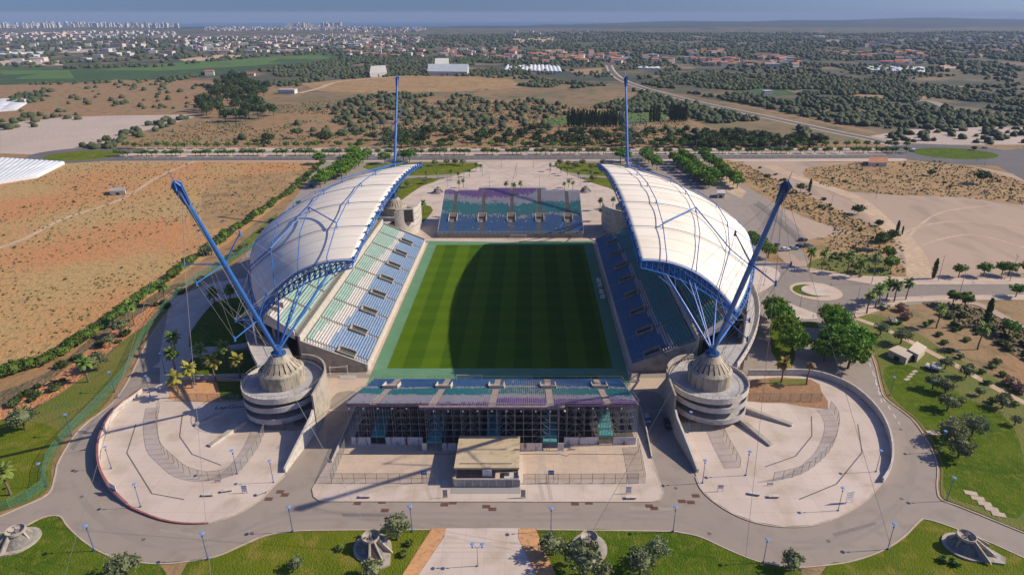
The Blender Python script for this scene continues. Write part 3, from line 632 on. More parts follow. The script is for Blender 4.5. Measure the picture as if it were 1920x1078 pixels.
    # vomitories: concrete boxes open towards the pitch
    for Y in AIS:
        v = MB(); zt_ = lambda x: 2.1+.425*(x-39.6)
        for q in (-1.75, 1.47): v.prism([(s*43.2, Y+q), (s*48.2, Y+q), (s*48.2, Y+q+.28), (s*43.2, Y+q+.28)], 2.6, [zt_(43.2)+1.0, zt_(48.2)+1.0, zt_(48.2)+1.0, zt_(43.2)+1.0])
        for xx in (43.2, 47.95): v.prism([(s*xx, Y-1.46), (s*(xx+.25), Y-1.46), (s*(xx+.25), Y+1.46), (s*xx, Y+1.46)], 2.6, zt_(xx)+(.5 if xx < 45 else 1.0))
        v.prism([(s*43.5, Y-1.46), (s*47.9, Y-1.46), (s*47.9, Y+1.46), (s*43.5, Y+1.46)], 2.6, [zt_(43.5)+.1, zt_(47.9)+.1, zt_(47.9)+.1, zt_(43.5)+.1], 1)  # dark sloping fill stands in for the shade inside the box
        v.build('vomitory', [conc, shade_in], t)
    for Y in AIS[::2]:
        v = MB(); xx = 66
        for q in (-1.75, 1.45): v.box(min(s*xx, s*(xx+4)), max(s*xx, s*(xx+4)), Y+q+7, Y+q+7.3, 15, 17.6)
        v.box(min(s*(xx+3.7), s*(xx+4)), max(s*(xx+3.7), s*(xx+4)), Y+5.6, Y+8.4, 15, 17.6)
        v.build('upper_vomitory', conc, t)
    # aisle steps
    for Y in AIS:
        m = MB()
        for k in range(n*2):
            xa = x0+k*dx/2
            if 43 < xa < 48.6 or k % 2: continue
            m.box(min(s*xa, s*(xa+.36)), max(s*xa, s*(xa+.36)), Y-.45, Y+.45, z0+(k//2+1)*dz-.05, z0+(k//2+1)*dz+.16)
        m.build('aisle_steps', conc_l, t)
    # back of the stand: raking beams and rear facade
    m = MB()
    for Y in np.arange(-52, 53, 8.0):
        K = min(29, rows(Y)); xb = 60+K*.78
        m.prism([(s*60, Y-.3), (s*xb, Y-.3), (s*xb, Y+.3), (s*60, Y+.3)], [9.6, 10+K*.43, 10+K*.43, 9.6], [10.8, 11.2+K*.43, 11.2+K*.43, 10.8])
        for xx in (61, 68, xb-1): m.box(s*xx-.4, s*xx+.4, Y-.35, Y+.35, 0, 10.5 if xx < 65 else 13)
    m.build('frame', conc, t)
    m = MB(); pts = [(s*(60+min(29, rows(Y))*.78+.3), Y) for Y in np.arange(-56, 56.1, 4)]
    m.wall(pts, [8.4]*len(pts), [12.4+min(29, rows(p[1]))*.43 for p in pts], .4); m.build('rear_wall', conc_l, t)
    m = MB(); m.wall([(s*58.7, Y) for Y in (-58, 57.6)], 11.9, 12.9, .06); m.build('tier_railing', mesh_m, t)
    m = MB(); pts = [(s*p[0], p[1], p[2]) for p in ((60, -57, 12.6), (69.5, -54.6, 17.4))]
    m.wall([p[:2] for p in pts], [10.2, 14.4], [12.9, 18.4], .35); m.build('upper_end_wall', conc_l, t); m = MB(); m.wall([(s*60, 56.6), (s*69.5, 54.8)], [10.2, 14.4], [12.9, 18.4], .35)
    m.build('upper_end_wall', conc_l, t)
    return t
for s in (-1, 1): side_stand(s)

# ---- membrane roofs
def roof(s):
    t = thing('stadium_roof', 'curved white membrane roof with blue tubes over the left stand' if s < 0 else 'curved white membrane roof with blue tubes over the right stand', 'stadium roof', (s*60, 0, 30))
    NY, NU = 72, 26; vs = []
    for j in range(NY+1):
        Y = -61+122*j/NY; q = (j % 12)/12
        for i in range(NU+1):
            u = i/NU
            vs.append(roofp(s, u, Y, .35*abs(math.sin(math.pi*j/12))**.8-.15-0.25*math.sin(math.pi*j/24)**2*0))
    m = MB(); w = NU+1
    fs = [(j*w+i, j*w+i+1, (j+1)*w+i+1, (j+1)*w+i) for j in range(NY) for i in range(NU)]
    if s < 0: fs = [f[::-1] for f in fs]
    m.add(vs, fs); n = len(vs)
    o = m.build('membrane', membrane, t, sm=True)
    md = o.modifiers.new('thick', 'SOLIDIFY'); md.thickness = .12; md.offset = -1
    # seams in the fabric
    m = MB()
    for Y in [RIBS[i]+20.333*f for i in range(6) for f in (.33, .67)]:
        m.path([roofp(s, i/20, Y, .22) for i in range(21)], .03, 4)
    m.build('fabric_seam', mat('seam_grey', (.50, .46, .41)), t)
    col = blue
    for Y in RIBS:
        m = MB(); m.path([roofp(s, i/24, Y, .34) for i in range(25)], .10, 6, 0)
        m.build('cross_rib', blue if abs(Y) > 60 else blue_d, t)
    for u in US[1:4]:
        m = MB(); pts = [roofp(s, u, Y, 1.5) for Y in RIBS]
        for a, b in zip(pts, pts[1:]): m.tube(a, b, .15, .15, 6)
        for Y in RIBS: m.tube(roofp(s, u, Y, 0), roofp(s, u, Y, 1.6), .14, .14, 5)
        m.build('long_tube', col, t)
    m = MB(); A = lambda u, Y: roofp(s, u, Y, 1.75)
    for a, b in (((.55, -20.3), (.25, -40.7)), ((.55, -20.3), (.80, -40.7)), ((.80, -40.7), (1.0, -40.7)), ((.55, 20.3), (.25, 40.7)), ((.55, 20.3), (.80, 40.7)), ((.8, 40.7), (1.0, 40.7))):
        m.tube(A(*a), A(*b), .20, .20, 7)
    m.build('diagonal_brace', col, t)
    # trusses: inner edge, outer edge and the two arched ends
    def truss(name, pts, dep, r, mt=col, inward=(0, 0), st=1):
        m = MB(); lo = [(p[0]+inward[0], p[1]+inward[1], p[2]-dep*(.35+.65*math.sin(math.pi*min(1, (i+1.2)/(len(pts)+1.4))))) for i, p in enumerate(pts)]
        m.path(pts, r, 6); m.path(lo, r*.8, 5)
        mid = [(p[0]-inward[0], p[1]-inward[1], (p[2]+q[2])/2) for p, q in zip(pts, lo)]
        if inward != (0, 0): m.path(mid, r*.7, 5)
        for i in range(len(pts)):
            m.tube(pts[i], lo[i], r*.5, r*.5, 4)
            if i+1 < len(pts): m.tube(pts[i], lo[i+1], r*.45, r*.45, 4)
            if inward != (0, 0):
                m.tube(mid[i], lo[i], r*.4, r*.4, 4); m.tube(pts[i], mid[i], r*.4, r*.4, 4)
                if i+1 < len(pts): m.tube(mid[i], lo[i+1], r*.4, r*.4, 4); m.tube(pts[i+1], mid[i], r*.4, r*.4, 4)
        m.build(name, mt, t)
    truss('inner_edge_truss', [roofp(s, 0, -61+122*i/30, -.1) for i in range(31)], 1.1, .2, inward=(-s*.5, 0))
    truss('outer_edge_truss', [roofp(s, 1, -61+122*i/30, -.1) for i in range(31)], 2.8, .28, inward=(s*.8, 0))
    for q in (-1, 1): truss('end_arch_truss', [roofp(s, i/18, q*61.2, -.1) for i in range(19)], 3.6, .27, inward=(0, q*1.0))
    # node lugs along the inner edge
    m = MB()
    for i in range(25): x, y, z = roofp(s, 0, -60+5*i, 0); m.box(x-.3-(0 if s > 0 else 0), x+.3, y-.35, y+.35, z-.5, z+.45)
    m.build('edge_lug', blue_d, t)
    return t
for s in (-1, 1): roof(s)

# ---- masts with their raking struts
def mast(s, q, lab):
    base = Vector((s*56.5, q*77.9, 17.0)); top = Vector((s*56.5, q*108.3, 68.5)); d = (top-base)
    t = thing('mast', lab, 'mast', base)
    m = MB(); st = [(0, .38), (.12, .48), (.3, .57), (.5, .6), (.72, .56), (.9, .5), (1, .4)]
    for (a, ra), (b, rb) in zip(st, st[1:]): m.tube(base+d*a, base+d*b, ra, rb, 14)
    m.build('tube', blue, t, sm=False)
    m = MB(); n = d.normalized(); side = Vector((1, 0, 0)); out = side.cross(n)
    for k in range(6):                              # fan of stay plates at the head
        a = k*math.pi/3+.3; w = side*math.cos(a)+out*math.sin(a); p = base+d*.93; h = base+d*1.015
        th = n.cross(w)*.07
        m.add([p+w*.4-th, p+w*.6-th, h+w*1.0-th, h+n*.8+w*.25-th, p+w*.4+th, p+w*.6+th, h+w*1.0+th, h+n*.8+w*.25+th], [(0, 1, 2, 3), (7, 6, 5, 4), (0, 4, 5, 1), (1, 5, 6, 2), (2, 6, 7, 3), (3, 7, 4, 0)])
        m.tube(h+w*.7, h+w*1.3-n*.5, .1, .07, 5)
    m.tube(top, top+n*1.2, .6, .2, 8); m.tube(top+n*1.2, top+n*4.2, .10, .04, 5)
    m.build('mast_head', blue if s < 0 else blue_d, t)  # right masts take the darker blue: shaded side put into the colour
    ar = []                                         # spreader arms
    for f, L, up in ((.62, 8.5, 1.5), (.26, 5.5, .8)):
        p = base+d*f
        for w in (side*L*s+out*0+Vector((0, 0, up*.0)), -side*L*.45*s+Vector((0, -q*1.5, 6.5)), Vector((s*3, q*7.0, -1.5))):
            e = p+w; ar.append(e); m = MB(); m.tube(p, e, .2, .13, 6); m.tube(e-Vector((0, 0, .6)), e+Vector((0, 0, .6)), .28, .18, 6); m.build('spreader_arm', blue if s < 0 else blue_d, t)  # arms of the right masts are likewise darkened by colour for shade
        m = MB(); m.tube(p-n*.35, p+n*.3, .72, .72, 14); m.build('collar', blue, t)
    m = MB()
    for i, e in enumerate(ar): m.tube(top-n*1.5, e, .03, .03, 4); (m.tube(e, base+d*.03, .03, .03, 4) if i % 3 == 0 else None)
    for i in range(3): m.tube(ar[i], ar[i+3], .03, .03, 4)
    for Y, u in ((q*61, .82), (q*61, .55), (q*61, .25), (q*40.7, 1.0), (q*50, 1.0), (q*61, 1.0)):
        e = ar[4 if u < .5 else 3]; m.tube(ar[3], roofp(s, u, Y, 1), .03, .03, 4)
        if u > .5: m.tube(ar[1], roofp(s, u, Y, 1), .03, .03, 4)
    m.build('stay_cable', wire_m, t)
    m = MB()                                        # struts that carry the end arch of the roof
    for u, r0, mid in ((.22, .42, 1), (.47, .24, 1), (.53, .24, 0), (.78, .30, 0), (1.0, .34, 0)):
        e = Vector(roofp(s, u, q*60.8, -2.2)); p = base+Vector((0, 0, .5)); c = (p+e)/2
        m.tube(p, c, r0*.5, r0, 8); m.tube(c, e, r0, r0*.5, 8)
        if mid: m.tube(p+(e-p)*.72, Vector(roofp(s, max(0, u-.12), q*60.8, -2.6)), .12, .12, 5); m.tube(p+(e-p)*.72, Vector(roofp(s, u+.12, q*60.8, -2.6)), .12, .12, 5)
    e = Vector(roofp(s, .50, q*60.8, -2)); p = base+Vector((0, 0, .5))
    for k in range(9):
        a = p+(Vector(roofp(s, .47, q*60.8, -2.2))-p)*(k/9); b = p+(Vector(roofp(s, .53, q*60.8, -2.2))-p)*((k+.5)/9); c = p+(Vector(roofp(s, .47, q*60.8, -2.2))-p)*((k+1)/9)
        m.tube(a, b, .09, .09, 4); m.tube(b, c, .09, .09, 4)
    m.build('strut', blue, t)
    m = MB(); m.tube(base-Vector((0, 0, .3)), base+Vector((0, 0, .25)), 1.9, 1.9, 12); m.tube(base, base+Vector((0, 0, 2)), 1.25, .9, 10)
    for k in range(6):
        a = k*math.pi/3; w = Vector((math.cos(a), math.sin(a), 0)); m.tube(base+w*1.5, base+Vector((0, 0, 1.8))+w*.4, .22, .22, 4)
    m.build('mast_foot', blue_d, t)
    return top
tops = {}
for s, q, lab in ((-1, -1, 'leaning bright blue mast on the near left concrete cone'), (1, -1, 'leaning dark blue mast on the near right concrete cone'), (-1, 1, 'far left blue mast rising behind the left roof'), (1, 1, 'far right blue mast rising behind the right roof')):
    tops[(s, q)] = mast(s, q, lab)

# ---- spiral ramp drums
def drum(s, q, lab):
    cx, cy = s*56.4, q*78; t = thing('spiral_ramp_tower', lab, 'ramp tower', (cx, cy, 0)); c = (cx, cy); zd = 8.7
    m = MB(); m.lathe([(5.9, 0), (5.9, 7), (5.65, 7), (5.65, 12.2), (5.5, 12.4)], c, 40); m.build('core', conc_w, t, sm=False)
    m = MB(); n = 20                                  # ribbed cone with long openings
    for k in range(n):
        a0, a1 = 2*math.pi*k/n, 2*math.pi*(k+.76)/n
        def P(r, z, a): return (cx+r*math.cos(a), cy+r*math.sin(a), z)
        m.add([P(5.6, 12.3, a0), P(5.6, 12.3, a1), P(1.9, 16.6, a1), P(1.9, 16.6, a0), P(5.1, 12.3, a0), P(5.1, 12.3, a1), P(1.5, 16.2, a1), P(1.5, 16.2, a0)],
              [(0, 1, 2, 3), (7, 6, 5, 4), (0, 4, 5, 1), (1, 5, 6, 2), (2, 6, 7, 3), (3, 7, 4, 0)])
    m.lathe([(5.75, 12.0), (5.75, 12.5), (5.0, 13.2), (5.0, 12.6)], c, 40)
    m.lathe([(3.1, 15.1), (3.1, 15.35), (1.9, 16.75), (1.3, 16.75), (1.3, 15.6)], c, 24)
    m.lathe([(5.66, 9.0), (5.72, 9.0), (5.72, 9.3), (5.66, 9.3)], c, 40)
    m.build('cone', conc_w, t)
    m = MB(); m.lathe([(4.9, 12.0), (1.2, 16.0)], c, 24); m.build('cone_slot_shade', dark, t)  # dark inner cone paints the shade seen through the slots
    # flat top deck with parapet, lower turns of the ramp
    m = MB(); m.lathe([(5.5, zd-.35), (10.2, zd-.35), (10.2, zd), (5.5, zd), (5.5, zd-.35)], c, 56); m.build('top_deck', conc_deck, t)
    m = MB(); m.lathe([(10.0, zd-.75), (10.35, zd-.75), (10.35, zd+.85), (10.1, zd+.85), (10.1, zd)], c, 56); m.build('parapet', conc_l, t)
    m = MB(); N = 150; vs = []
    for i in range(N+1):                            # helical ramp, two full turns
        f = i/N; a = (math.pi*.5 if s < 0 else math.pi*.5)+(-s*q)*f*2.15*2*math.pi; z = zd-1.2-f*7.2
        R0, R1, R2 = 6.0, 10.0, 10.3
        for r, zz in ((R0, z), (R1, z), (R1, z+.95), (R2, z+.95), (R2, z-.5), (R0, z-.3)): vs.append((cx+r*math.cos(a), cy+r*math.sin(a), max(zz, .1)))
    fs = [(i*6+k, i*6+(k+1) % 6, (i+1)*6+(k+1) % 6, (i+1)*6+k) for i in range(N) for k in range(6)]
    if s*q > 0: fs = [f[::-1] for f in fs]
    m.add(vs, fs+[(0, 1, 2, 3, 4, 5)]); m.build('ramp', conc_deck, t)
    m = MB()                                        # railing on the parapets
    for k in range(40):
        a = 2*math.pi*k/40; p = (cx+10.2*math.cos(a), cy+10.2*math.sin(a)); m.tube((*p, zd+.8), (*p, zd+1.7), .05, .05, 4)
    m.lathe([(10.17, zd+1.65), (10.23, zd+1.65), (10.23, zd+1.72), (10.17, zd+1.72), (10.17, zd+1.65)], c, 40)
    m.build('railing', steel, t)
    return t
DL = {(-1, -1): 'round concrete ramp tower with slotted cone at the near left corner', (1, -1): 'round concrete ramp tower with slotted cone at the near right corner',
      (-1, 1): 'round concrete ramp tower behind the scoreboard at the far left corner', (1, 1): 'round concrete ramp tower half hidden at the far right corner'}
for (s, q), l in DL.items(): drum(s, q, l)
# tall curved screen walls that wrap each drum
def screen_wall(s, q, lab):
    cx, cy = s*56.4, q*78; t = thing('curved_screen_wall', lab, 'wall', (s*47, q*78, 0)); m = MB(); pts = []; z1 = []
    a_s = math.pi/2-.15
    for k in range(15):
        a = a_s-(a_s)*k/14; pts.append((cx-s*10.9*math.cos(a), cy-q*10.9*math.sin(a))); z1.append(10.8+.5*math.sin(k/14*math.pi))
    for k in range(1, 6):
        pts.append((s*45.5, cy+q*(2.0*k if q < 0 else 1.9*k))); z1.append(10.8-.05*k if k < 5 else 10.6)
    if q > 0: z1 = [z+1.8 for z in z1]
    m.wall(pts, 0, z1, .45); m.build('wall', conc_l if q > 0 else conc, t)
    m = MB()                                        # rows of round openings: solid dark plugs stand for the shade inside
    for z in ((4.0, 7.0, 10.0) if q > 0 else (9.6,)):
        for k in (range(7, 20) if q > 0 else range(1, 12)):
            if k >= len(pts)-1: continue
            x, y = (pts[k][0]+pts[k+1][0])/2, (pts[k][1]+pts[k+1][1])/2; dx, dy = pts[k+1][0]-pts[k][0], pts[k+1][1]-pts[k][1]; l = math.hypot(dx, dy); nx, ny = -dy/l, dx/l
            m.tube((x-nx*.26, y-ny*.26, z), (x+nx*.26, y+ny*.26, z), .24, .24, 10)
    m.build('round_hole_shade', dark, t)
    return pts
for s in (-1, 1):
    screen_wall(s, -1, 'tall curved concrete wall around the near left ramp tower' if s < 0 else 'tall curved concrete wall around the near right ramp tower')
    screen_wall(s, 1, 'curved concrete wall with rows of round holes carrying the scoreboard' if s < 0 else 'curved concrete wall with rows of round holes beside the shaded stand')
sb = thing('scoreboard', 'dark blank scoreboard mounted on the far left curved wall', 'scoreboard', (-51, 71, 7))
a = G(752, 420, 7); m = MB(); m.rbox(-50.2, 69.4, 6.8, 13.4, 8.2, 1.2, R(14)); m.build('casing', conc_l, sb)
m = MB(); m.rbox(-50.05, 68.75, 7.2, 13.0, 7.4, .1, R(14)); m.build('screen', screen_m, sb)
# retaining wedge walls down to the road
for s in (-1, 1):
    t = thing('retaining_wall', 'long wedge of concrete wall falling to the road from the %s ramp tower' % ('left' if s < 0 else 'right'), 'wall', (s*46.5, -95, 0))
    m = MB(); m.wall([(s*45.8, -88.1), (s*45.9, -90), (s*46.6, -95), (s*47.4, -100), (s*48.0, -104.6)], 0, [6.5, 5.6, 4.2, 2.6, 1.2], .5); m.build('wall', conc_l, t)
# elevated concourse behind each stand
def concourse(s):
    t = thing('concourse_deck', 'pale curved walkway deck round the back of the %s stand' % ('left' if s < 0 else 'right'), 'walkway', (s*80, 0, 0))
    X = lambda Y: 90-.0049*Y*Y
    ys = list(np.arange(-69, 69.1, 3)); m = MB(); P = [(s*X(Y), Y) for Y in ys]; Q = [(s*(X(Y)-11.5), Y) for Y in ys]
    for i in range(len(ys)-1): m.prism([P[i], P[i+1], Q[i+1], Q[i]], 7.5, 8.1)
    m.build('deck', conc_deck, t)
    m = MB(); m.wall(P, 7.2, 9.1, .3); m.build('parapet', conc_l, t)
    m = MB()
    for i in range(0, len(ys)-1): m.wall([(s*(X(ys[i])+.18), ys[i]+.3), (s*(X(ys[i]+2.6)+.18), ys[i]+2.6)], 8.3, 9.0, .06)
    m.build('trim', burg, t)
    m = MB(); m.wall([(s*(X(Y)-8), Y) for Y in ys], 0, 7.5, .4); m.build('ground_wall', conc, t)
    m = MB()
    for Y in ys[::2]: m.rbox(s*(X(Y)-1.5), Y, 0, 7.5, .7, .7)
    m.build('column', conc, t)
    m = MB()
    for i, Y in enumerate(ys[:5]):
        m.rbox(s*(X(Y)-3-i*1.2), Y+1, 8.1, 9.0, .1, .1); m.rbox(s*(X(Y)-6), Y+1, 8.1, 9.0, .1, .1)
    m.wall([(s*(X(Y)-4.2), Y) for Y in ys[:8]], 8.1, 8.16, .18); m.wall([(s*(X(Y)-7), Y) for Y in ys[:8]], 8.1, 8.16, .18)
    m.build('guide_rail', steel, t)
for s in (-1, 1): concourse(s)

# ---- end stands on steel frames
def end_stand(q):
    near = q < 0
    t = thing('end_stand', 'steel framed end stand seen from behind with purple, white and teal seat rows' if near else 'far end stand facing the camera with blue, teal, white and purple seats', 'stadium stand', (0, q*83, 0))
    W, n, dy, dz, y0, z0, nmid = (35.2, 34, .8, .283, 66.8, 2.1, 37) if near else (34.6, 40, .8, .312, 66.8, 2.0, 43); va, vb = (8, 14) if near else (10, 18); rg = random.Random(11 if near else 12)
    ais = [-28.4, -14.2, 0, 13.9, 27.8]; deck = MB(); cols = [seat_blue, seat_white, seat_teal, seat_grey, seat_purple, seat_pink]
    def yy(a, b): return (min(q*a, q*b), max(q*a, q*b))
    for k in range(nmid):
        w = W if k < n else 17.3; a, b = yy(y0+k*dy, y0+(k+1)*dy); z = z0+(k+1)*dz
        deck.box(-w, w, a, b, z-.10, z); deck.box(-w, w, a if q > 0 else b-.05, a+.05 if q > 0 else b, z-dz, z-.10)
    deck.build('terrace', stair_m, t)
    xs = [-W]+ais+[W]
    for i in range(len(xs)-1):
        m = MB()
        for k in range(nmid-1):
            xa, xb = xs[i]+(.95 if i else .2), xs[i+1]-(.95 if i < 5 else .2)
            if k >= n: xa, xb = max(xa, -17.1), min(xb, 17.1)
            z = z0+(k+1)*dz; yb = y0+k*dy+.30; x = xa
            while x < xb-.3:
                if va <= k <= vb and any(abs(x+.25-v) < 2.3 for v in ais): x += .52; continue
                if near:
                    wave = 1.6*math.sin(x*.11+1)+.8*math.sin(x*.3)+rg.uniform(-.9, .9); f = (k+wave*.6)/n
                    c = 0 if f < .34 else 1 if f < .40 else 2 if f < (.63 if x < -20 else .68) else (3 if rg.random() < .55 else 1) if f < (1.2 if x < -18 else .97 if x < 0 else .84) else (5 if x < -2 and rg.random() < .5 else 4)
                    if .40 < f < .62 and -2 < x < 12 and rg.random() < .3: c = rg.choice((0, 0, 3, 1))
                else:
                    wave = 1.5*math.sin(x*.10+2)+.9*math.sin(x*.27+.5)+rg.uniform(-1.3, 1.3)
                    if rg.random() < .08: wave += rg.uniform(-3, 3)
                    f = k+wave; pz = 31 if x < 0 else 31+.55*x+2*math.sin(x*.5)
                    c = 0 if f < 14.6 else 1 if f < 16 else 2 if f < 27 else (3 if rg.random() < .6 else 1) if f < pz+2 else 4
                    if c == 0 and rg.random() < .02: c = 1
                if rg.random() < .012: c = rg.choice((1, 2, 0))
                a, b = yy(yb, yb+.36); m.box(x, x+.40, a, b, z+.14, z+.34, c)
                a, b = yy(yb+.34, yb+.41); m.box(x, x+.38, a, b, z+.30, z+.68, c)
                x += .52
        m.build('seat_block', cols, t)
    for v in ais:
        m = MB()
        for k in range(n):
            if va <= k <= vb: continue
            a, b = yy(y0+k*dy, y0+k*dy+.4); z = z0+(k+1)*dz; m.box(v-.8, v+.8, a, b, z, z+.15)
        m.build('aisle_steps', stair_m if not near else mat('brown_step', (.27, .21, .175), (.31, .25, .21), 1), t)
    for v in ais:                                   # openings half way up with white surround
        m = MB(); a0 = y0+va*dy; a1 = y0+vb*dy; zz = z0+va*dz
        for u in (v-2.1, v+1.9):
            a, b = yy(a0, a1); m.add([(u, q*a0, zz-.2), (u+.2, q*a0, zz-.2), (u+.2, q*a1, zz+1.6), (u, q*a1, zz+1.6), (u, q*a0, zz+1.3), (u+.2, q*a0, zz+1.3), (u+.2, q*a1, zz+2.9), (u, q*a1, zz+2.9)],
                  [(0, 1, 2, 3), (4, 5, 6, 7), (0, 1, 5, 4), (1, 2, 6, 5), (2, 3, 7, 6), (3, 0, 4, 7)], 0)
        a, b = yy(a1-.2, a1); m.box(v-2.1, v+2.1, a, b, zz+1.2, zz+2.9, 0)
        a, b = yy(a0+2.6, a1-.25); m.box(v-1.5, v+1.5, a, b, zz+1.7, zz+1.8, 1)  # dark plate stands in for the shade inside the opening
        a, b = yy(a0, a0+2.8); m.box(v-1.88, v+1.88, a, b, zz+.35, zz+.42, 2)
        m.build('vomitory', [conc_l, dark, pave_stain], t)
    m = MB(); a, b = yy(y0-.3, y0-.15); m.box(-W, W, a, b, .1, 2.1); m.build('front_panel', mat('front_board', (.30, .28, .26), (.24, .22, .20), .4, sc3=(3, 1, 1)), t)
    m = MB(); yr = y0+.1
    for k in range(34): x = -W+2*W*k/33; m.tube((x, q*(yr-.5), 1.8), (x, q*(yr-.5), 3.2), .05, .05, 4)
    m.tube((-W, q*(yr-.5), 3.2), (W, q*(yr-.5), 3.2), .05, .05, 4)
    yk = y0+n*dy; zk = z0+n*dz; yc = y0+nmid*dy; zc = z0+nmid*dz
    for k in range(34):
        x = -W+2*W*k/33; c = abs(x) < 17.3; m.tube((x, q*(yc if c else yk), (zc if c else zk)-.2), (x, q*(yc if c else yk), (zc if c else zk)+1.15), .06, .06, 4)
    for x0_, x1_, y_, z_ in ((-W, -17.3, yk, zk), (17.3, W, yk, zk), (-17.3, 17.3, yc, zc)):
        for h in (.55, 1.1): m.tube((x0_, q*y_, z_+h), (x1_, q*y_, z_+h), .05, .05, 4)
    for x in (-W, W):
        m.tube((x, q*y0, z0+1.3), (x, q*yk, zk+1.3), .06, .06, 4)
        for k in range(0, n, 4): m.tube((x, q*(y0+k*dy), z0+k*dz), (x, q*(y0+k*dy), z0+k*dz+1.3), .05, .05, 4)
    m.build('guard_rail', white_p if not near else steel, t)
    m = MB()
    for x0_, x1_, y_, z_ in ((-W, -17.3, yk, zk), (17.3, W, yk, zk), (-17.3, 17.3, yc, zc)): a, b = yy(y_, y_+.08); m.box(x0_, x1_, a, b, z_-.4, z_+.1)
    m.build('rear_fascia', seat_purple if not near else burg if False else mat('plum_fascia', (.19, .09, .17), (.30, .16, .2), .7), t)
    # scaffold frames under the deck, one per bay
    nb = 33 if near else 12
    for i in range(nb+1):
        x = -W+2*W*i/nb; mid = abs(x) < 17.4; m = MB(); Yend = ((yc if mid else yk)-.25) if near else (96.3 if mid else 94); st = 2.6
        ysn = [Yend-st*j for j in range(12) if Yend-st*j > y0+1]
        def zt(y): return z0+(y-y0)/dy*dz-.25
        zb = .15
        for j, y in enumerate(ysn):
            m.tube((x, q*y, zb), (x, q*y, zt(y)), .045, .045, 4)
            if j < len(ysn)-1:
                y2 = ysn[j+1]
                for h in np.arange(2.2, zt(y2)+1.9, 2.0):
                    if h < zt(y2): m.tube((x, q*y, h), (x, q*y2, h), .028, .028, 4)
                    if i % 2 == 0 and h < zt(y2): m.tube((x, q*y, h), (x, q*y2, h-2.0), .026, .026, 4)
                m.tube((x, q*y, zt(y)), (x, q*y2, zt(y2)), .08, .08, 4)
        if i < nb:
            x2 = -W+2*W*(i+1)/nb
            for j, y in enumerate(ysn[:6] if near else ysn[:1]):
                if abs(x2) > 17.4 and y > yk: continue
                hs = list(np.arange(2.2, zt(y), 2.0))
                for h in hs: m.tube((x, q*y, h), (x2, q*y, h), .03, .03, 4)
                if j in (0, 2, 4):
                    for h, sg in zip(hs, range(99)):
                        if (i+j//2) % 4 == 1: m.tube((x, q*y, h), (x2, q*y, h+2.0 if h+2 < zt(y) else zt(y)), .028, .028, 4)
                        if (i+j//2) % 4 == 2: m.tube((x2, q*y, h), (x, q*y, h+2.0 if h+2 < zt(y) else zt(y)), .028, .028, 4)
        m.build('scaffold_frame', steel, t)
    m = MB(); m.box(-W, W, *yy(y0+1, 93.6), .155, .19); m.build('under_floor', mat('cinder_floor', (.07, .065, .06), (.12, .10, .085), .3), t)
    if near:
        for v in ais:                                 # sloping access stairs under the deck
            m = MB(); mid = abs(v) < 17; ye = (yc if mid else yk)+1.2
            m.add([(v-1.7, q*(ye-1.5), 2.7), (v+1.7, q*(ye-1.5), 2.7), (v+1.7, q*(y0+12*dy), 5.3), (v-1.7, q*(y0+12*dy), 5.3), (v-1.7, q*(ye-1.5), 2.45), (v+1.7, q*(ye-1.5), 2.45), (v+1.7, q*(y0+12*dy), 5.05), (v-1.7, q*(y0+12*dy), 5.05)],
                  [(0, 1, 2, 3), (7, 6, 5, 4), (0, 4, 5, 1), (1, 5, 6, 2), (2, 6, 7, 3), (3, 7, 4, 0)])
            m.box(v-1.75, v+1.75, *yy(ye-1.6, ye-1.3), 2.35, 2.75)
            m.build('access_ramp', tealp, t)
        for x0_, x1_, mid in ((-W, -30.3, 0), (-26.6, -17.4, 0), (-17.3, -16.1, 1), (-12.3, -1.8, 1), (1.8, 12.0, 1), (15.8, 17.3, 1), (17.4, 25.9, 0), (29.6, W, 0)):
            y_ = (yc if mid else yk)-.1; m = MB(); a, b = yy(y_, y_+.12); m.box(x0_, x1_, a, b, .15, 2.35)
            m.build('hoarding_panel', rustw, t)
        m = MB()
        for k in range(20):
            x = -W+3.46*k+.6; mid = abs(x) < 17.3; ye = (yc if mid else yk)+.1; m.tube((x, q*ye, (zc if mid else zk)-1.1), (x, q*ye, (zc if mid else zk)-.8), .18, .22, 6)
        m.build('flood_lamp', white_p, t)
    return t
end_stand(-1); end_stand(1)

# ---- kiosk behind the near stand
kx0, kx1, ky0, ky1 = -8.0, 6.6, -109.6, -97.0
t = thing('ticket_building', 'flat roofed concrete ticket building with barred front in the middle of the near plaza', 'ticket building', ((kx0+kx1)/2, -103, 0))
MB().box(kx0+.2, kx1-.2, ky0+5.4, ky1, .15, 4.15).build('block', conc, t)
MB().box(kx0-.05, kx1+.05, -108.4, -97.6+1.2, 4.15, 4.5).build('roof_slab', mat('sandy_roof', (.52, .41, .27), (.46, .36, .23), .2, (.38, .29, .18), .6), t)
m = MB(); m.box(kx0+1.2, kx1-1.6, -107.0, -106.8, 4.5, 4.75); m.box(kx0-.05, kx1+.05, -108.5, -108.35, 4.2, 4.62); m.box(kx1-1.3, kx1, -102.0, -101.9, 4.5, 4.9); m.build('roof_kerb', mat('sandy_roof_edge', (.42, .34, .23)), t)
MB().box(kx0+.4, kx1-1.8, ky0+5.3, ky0+5.4, 1.3, 3.8).build('window', mat('shaded_glass', (.10, .115, .13), rough=.2), t)
m = MB(); m.box(kx0, kx1, ky0, ky0+.25, .15, 2.4); m.box(kx0, kx0+.25, ky0+.25, -104.3, .15, 2.4); m.box(kx1-.25, kx1, ky0+.25, -104.3, .15, 3.2); m.box(kx1-3.4, kx1-.26, ky0+.25, ky0+2.2, 2.2, 2.5)
m.build('front_wall', conc_l, t)
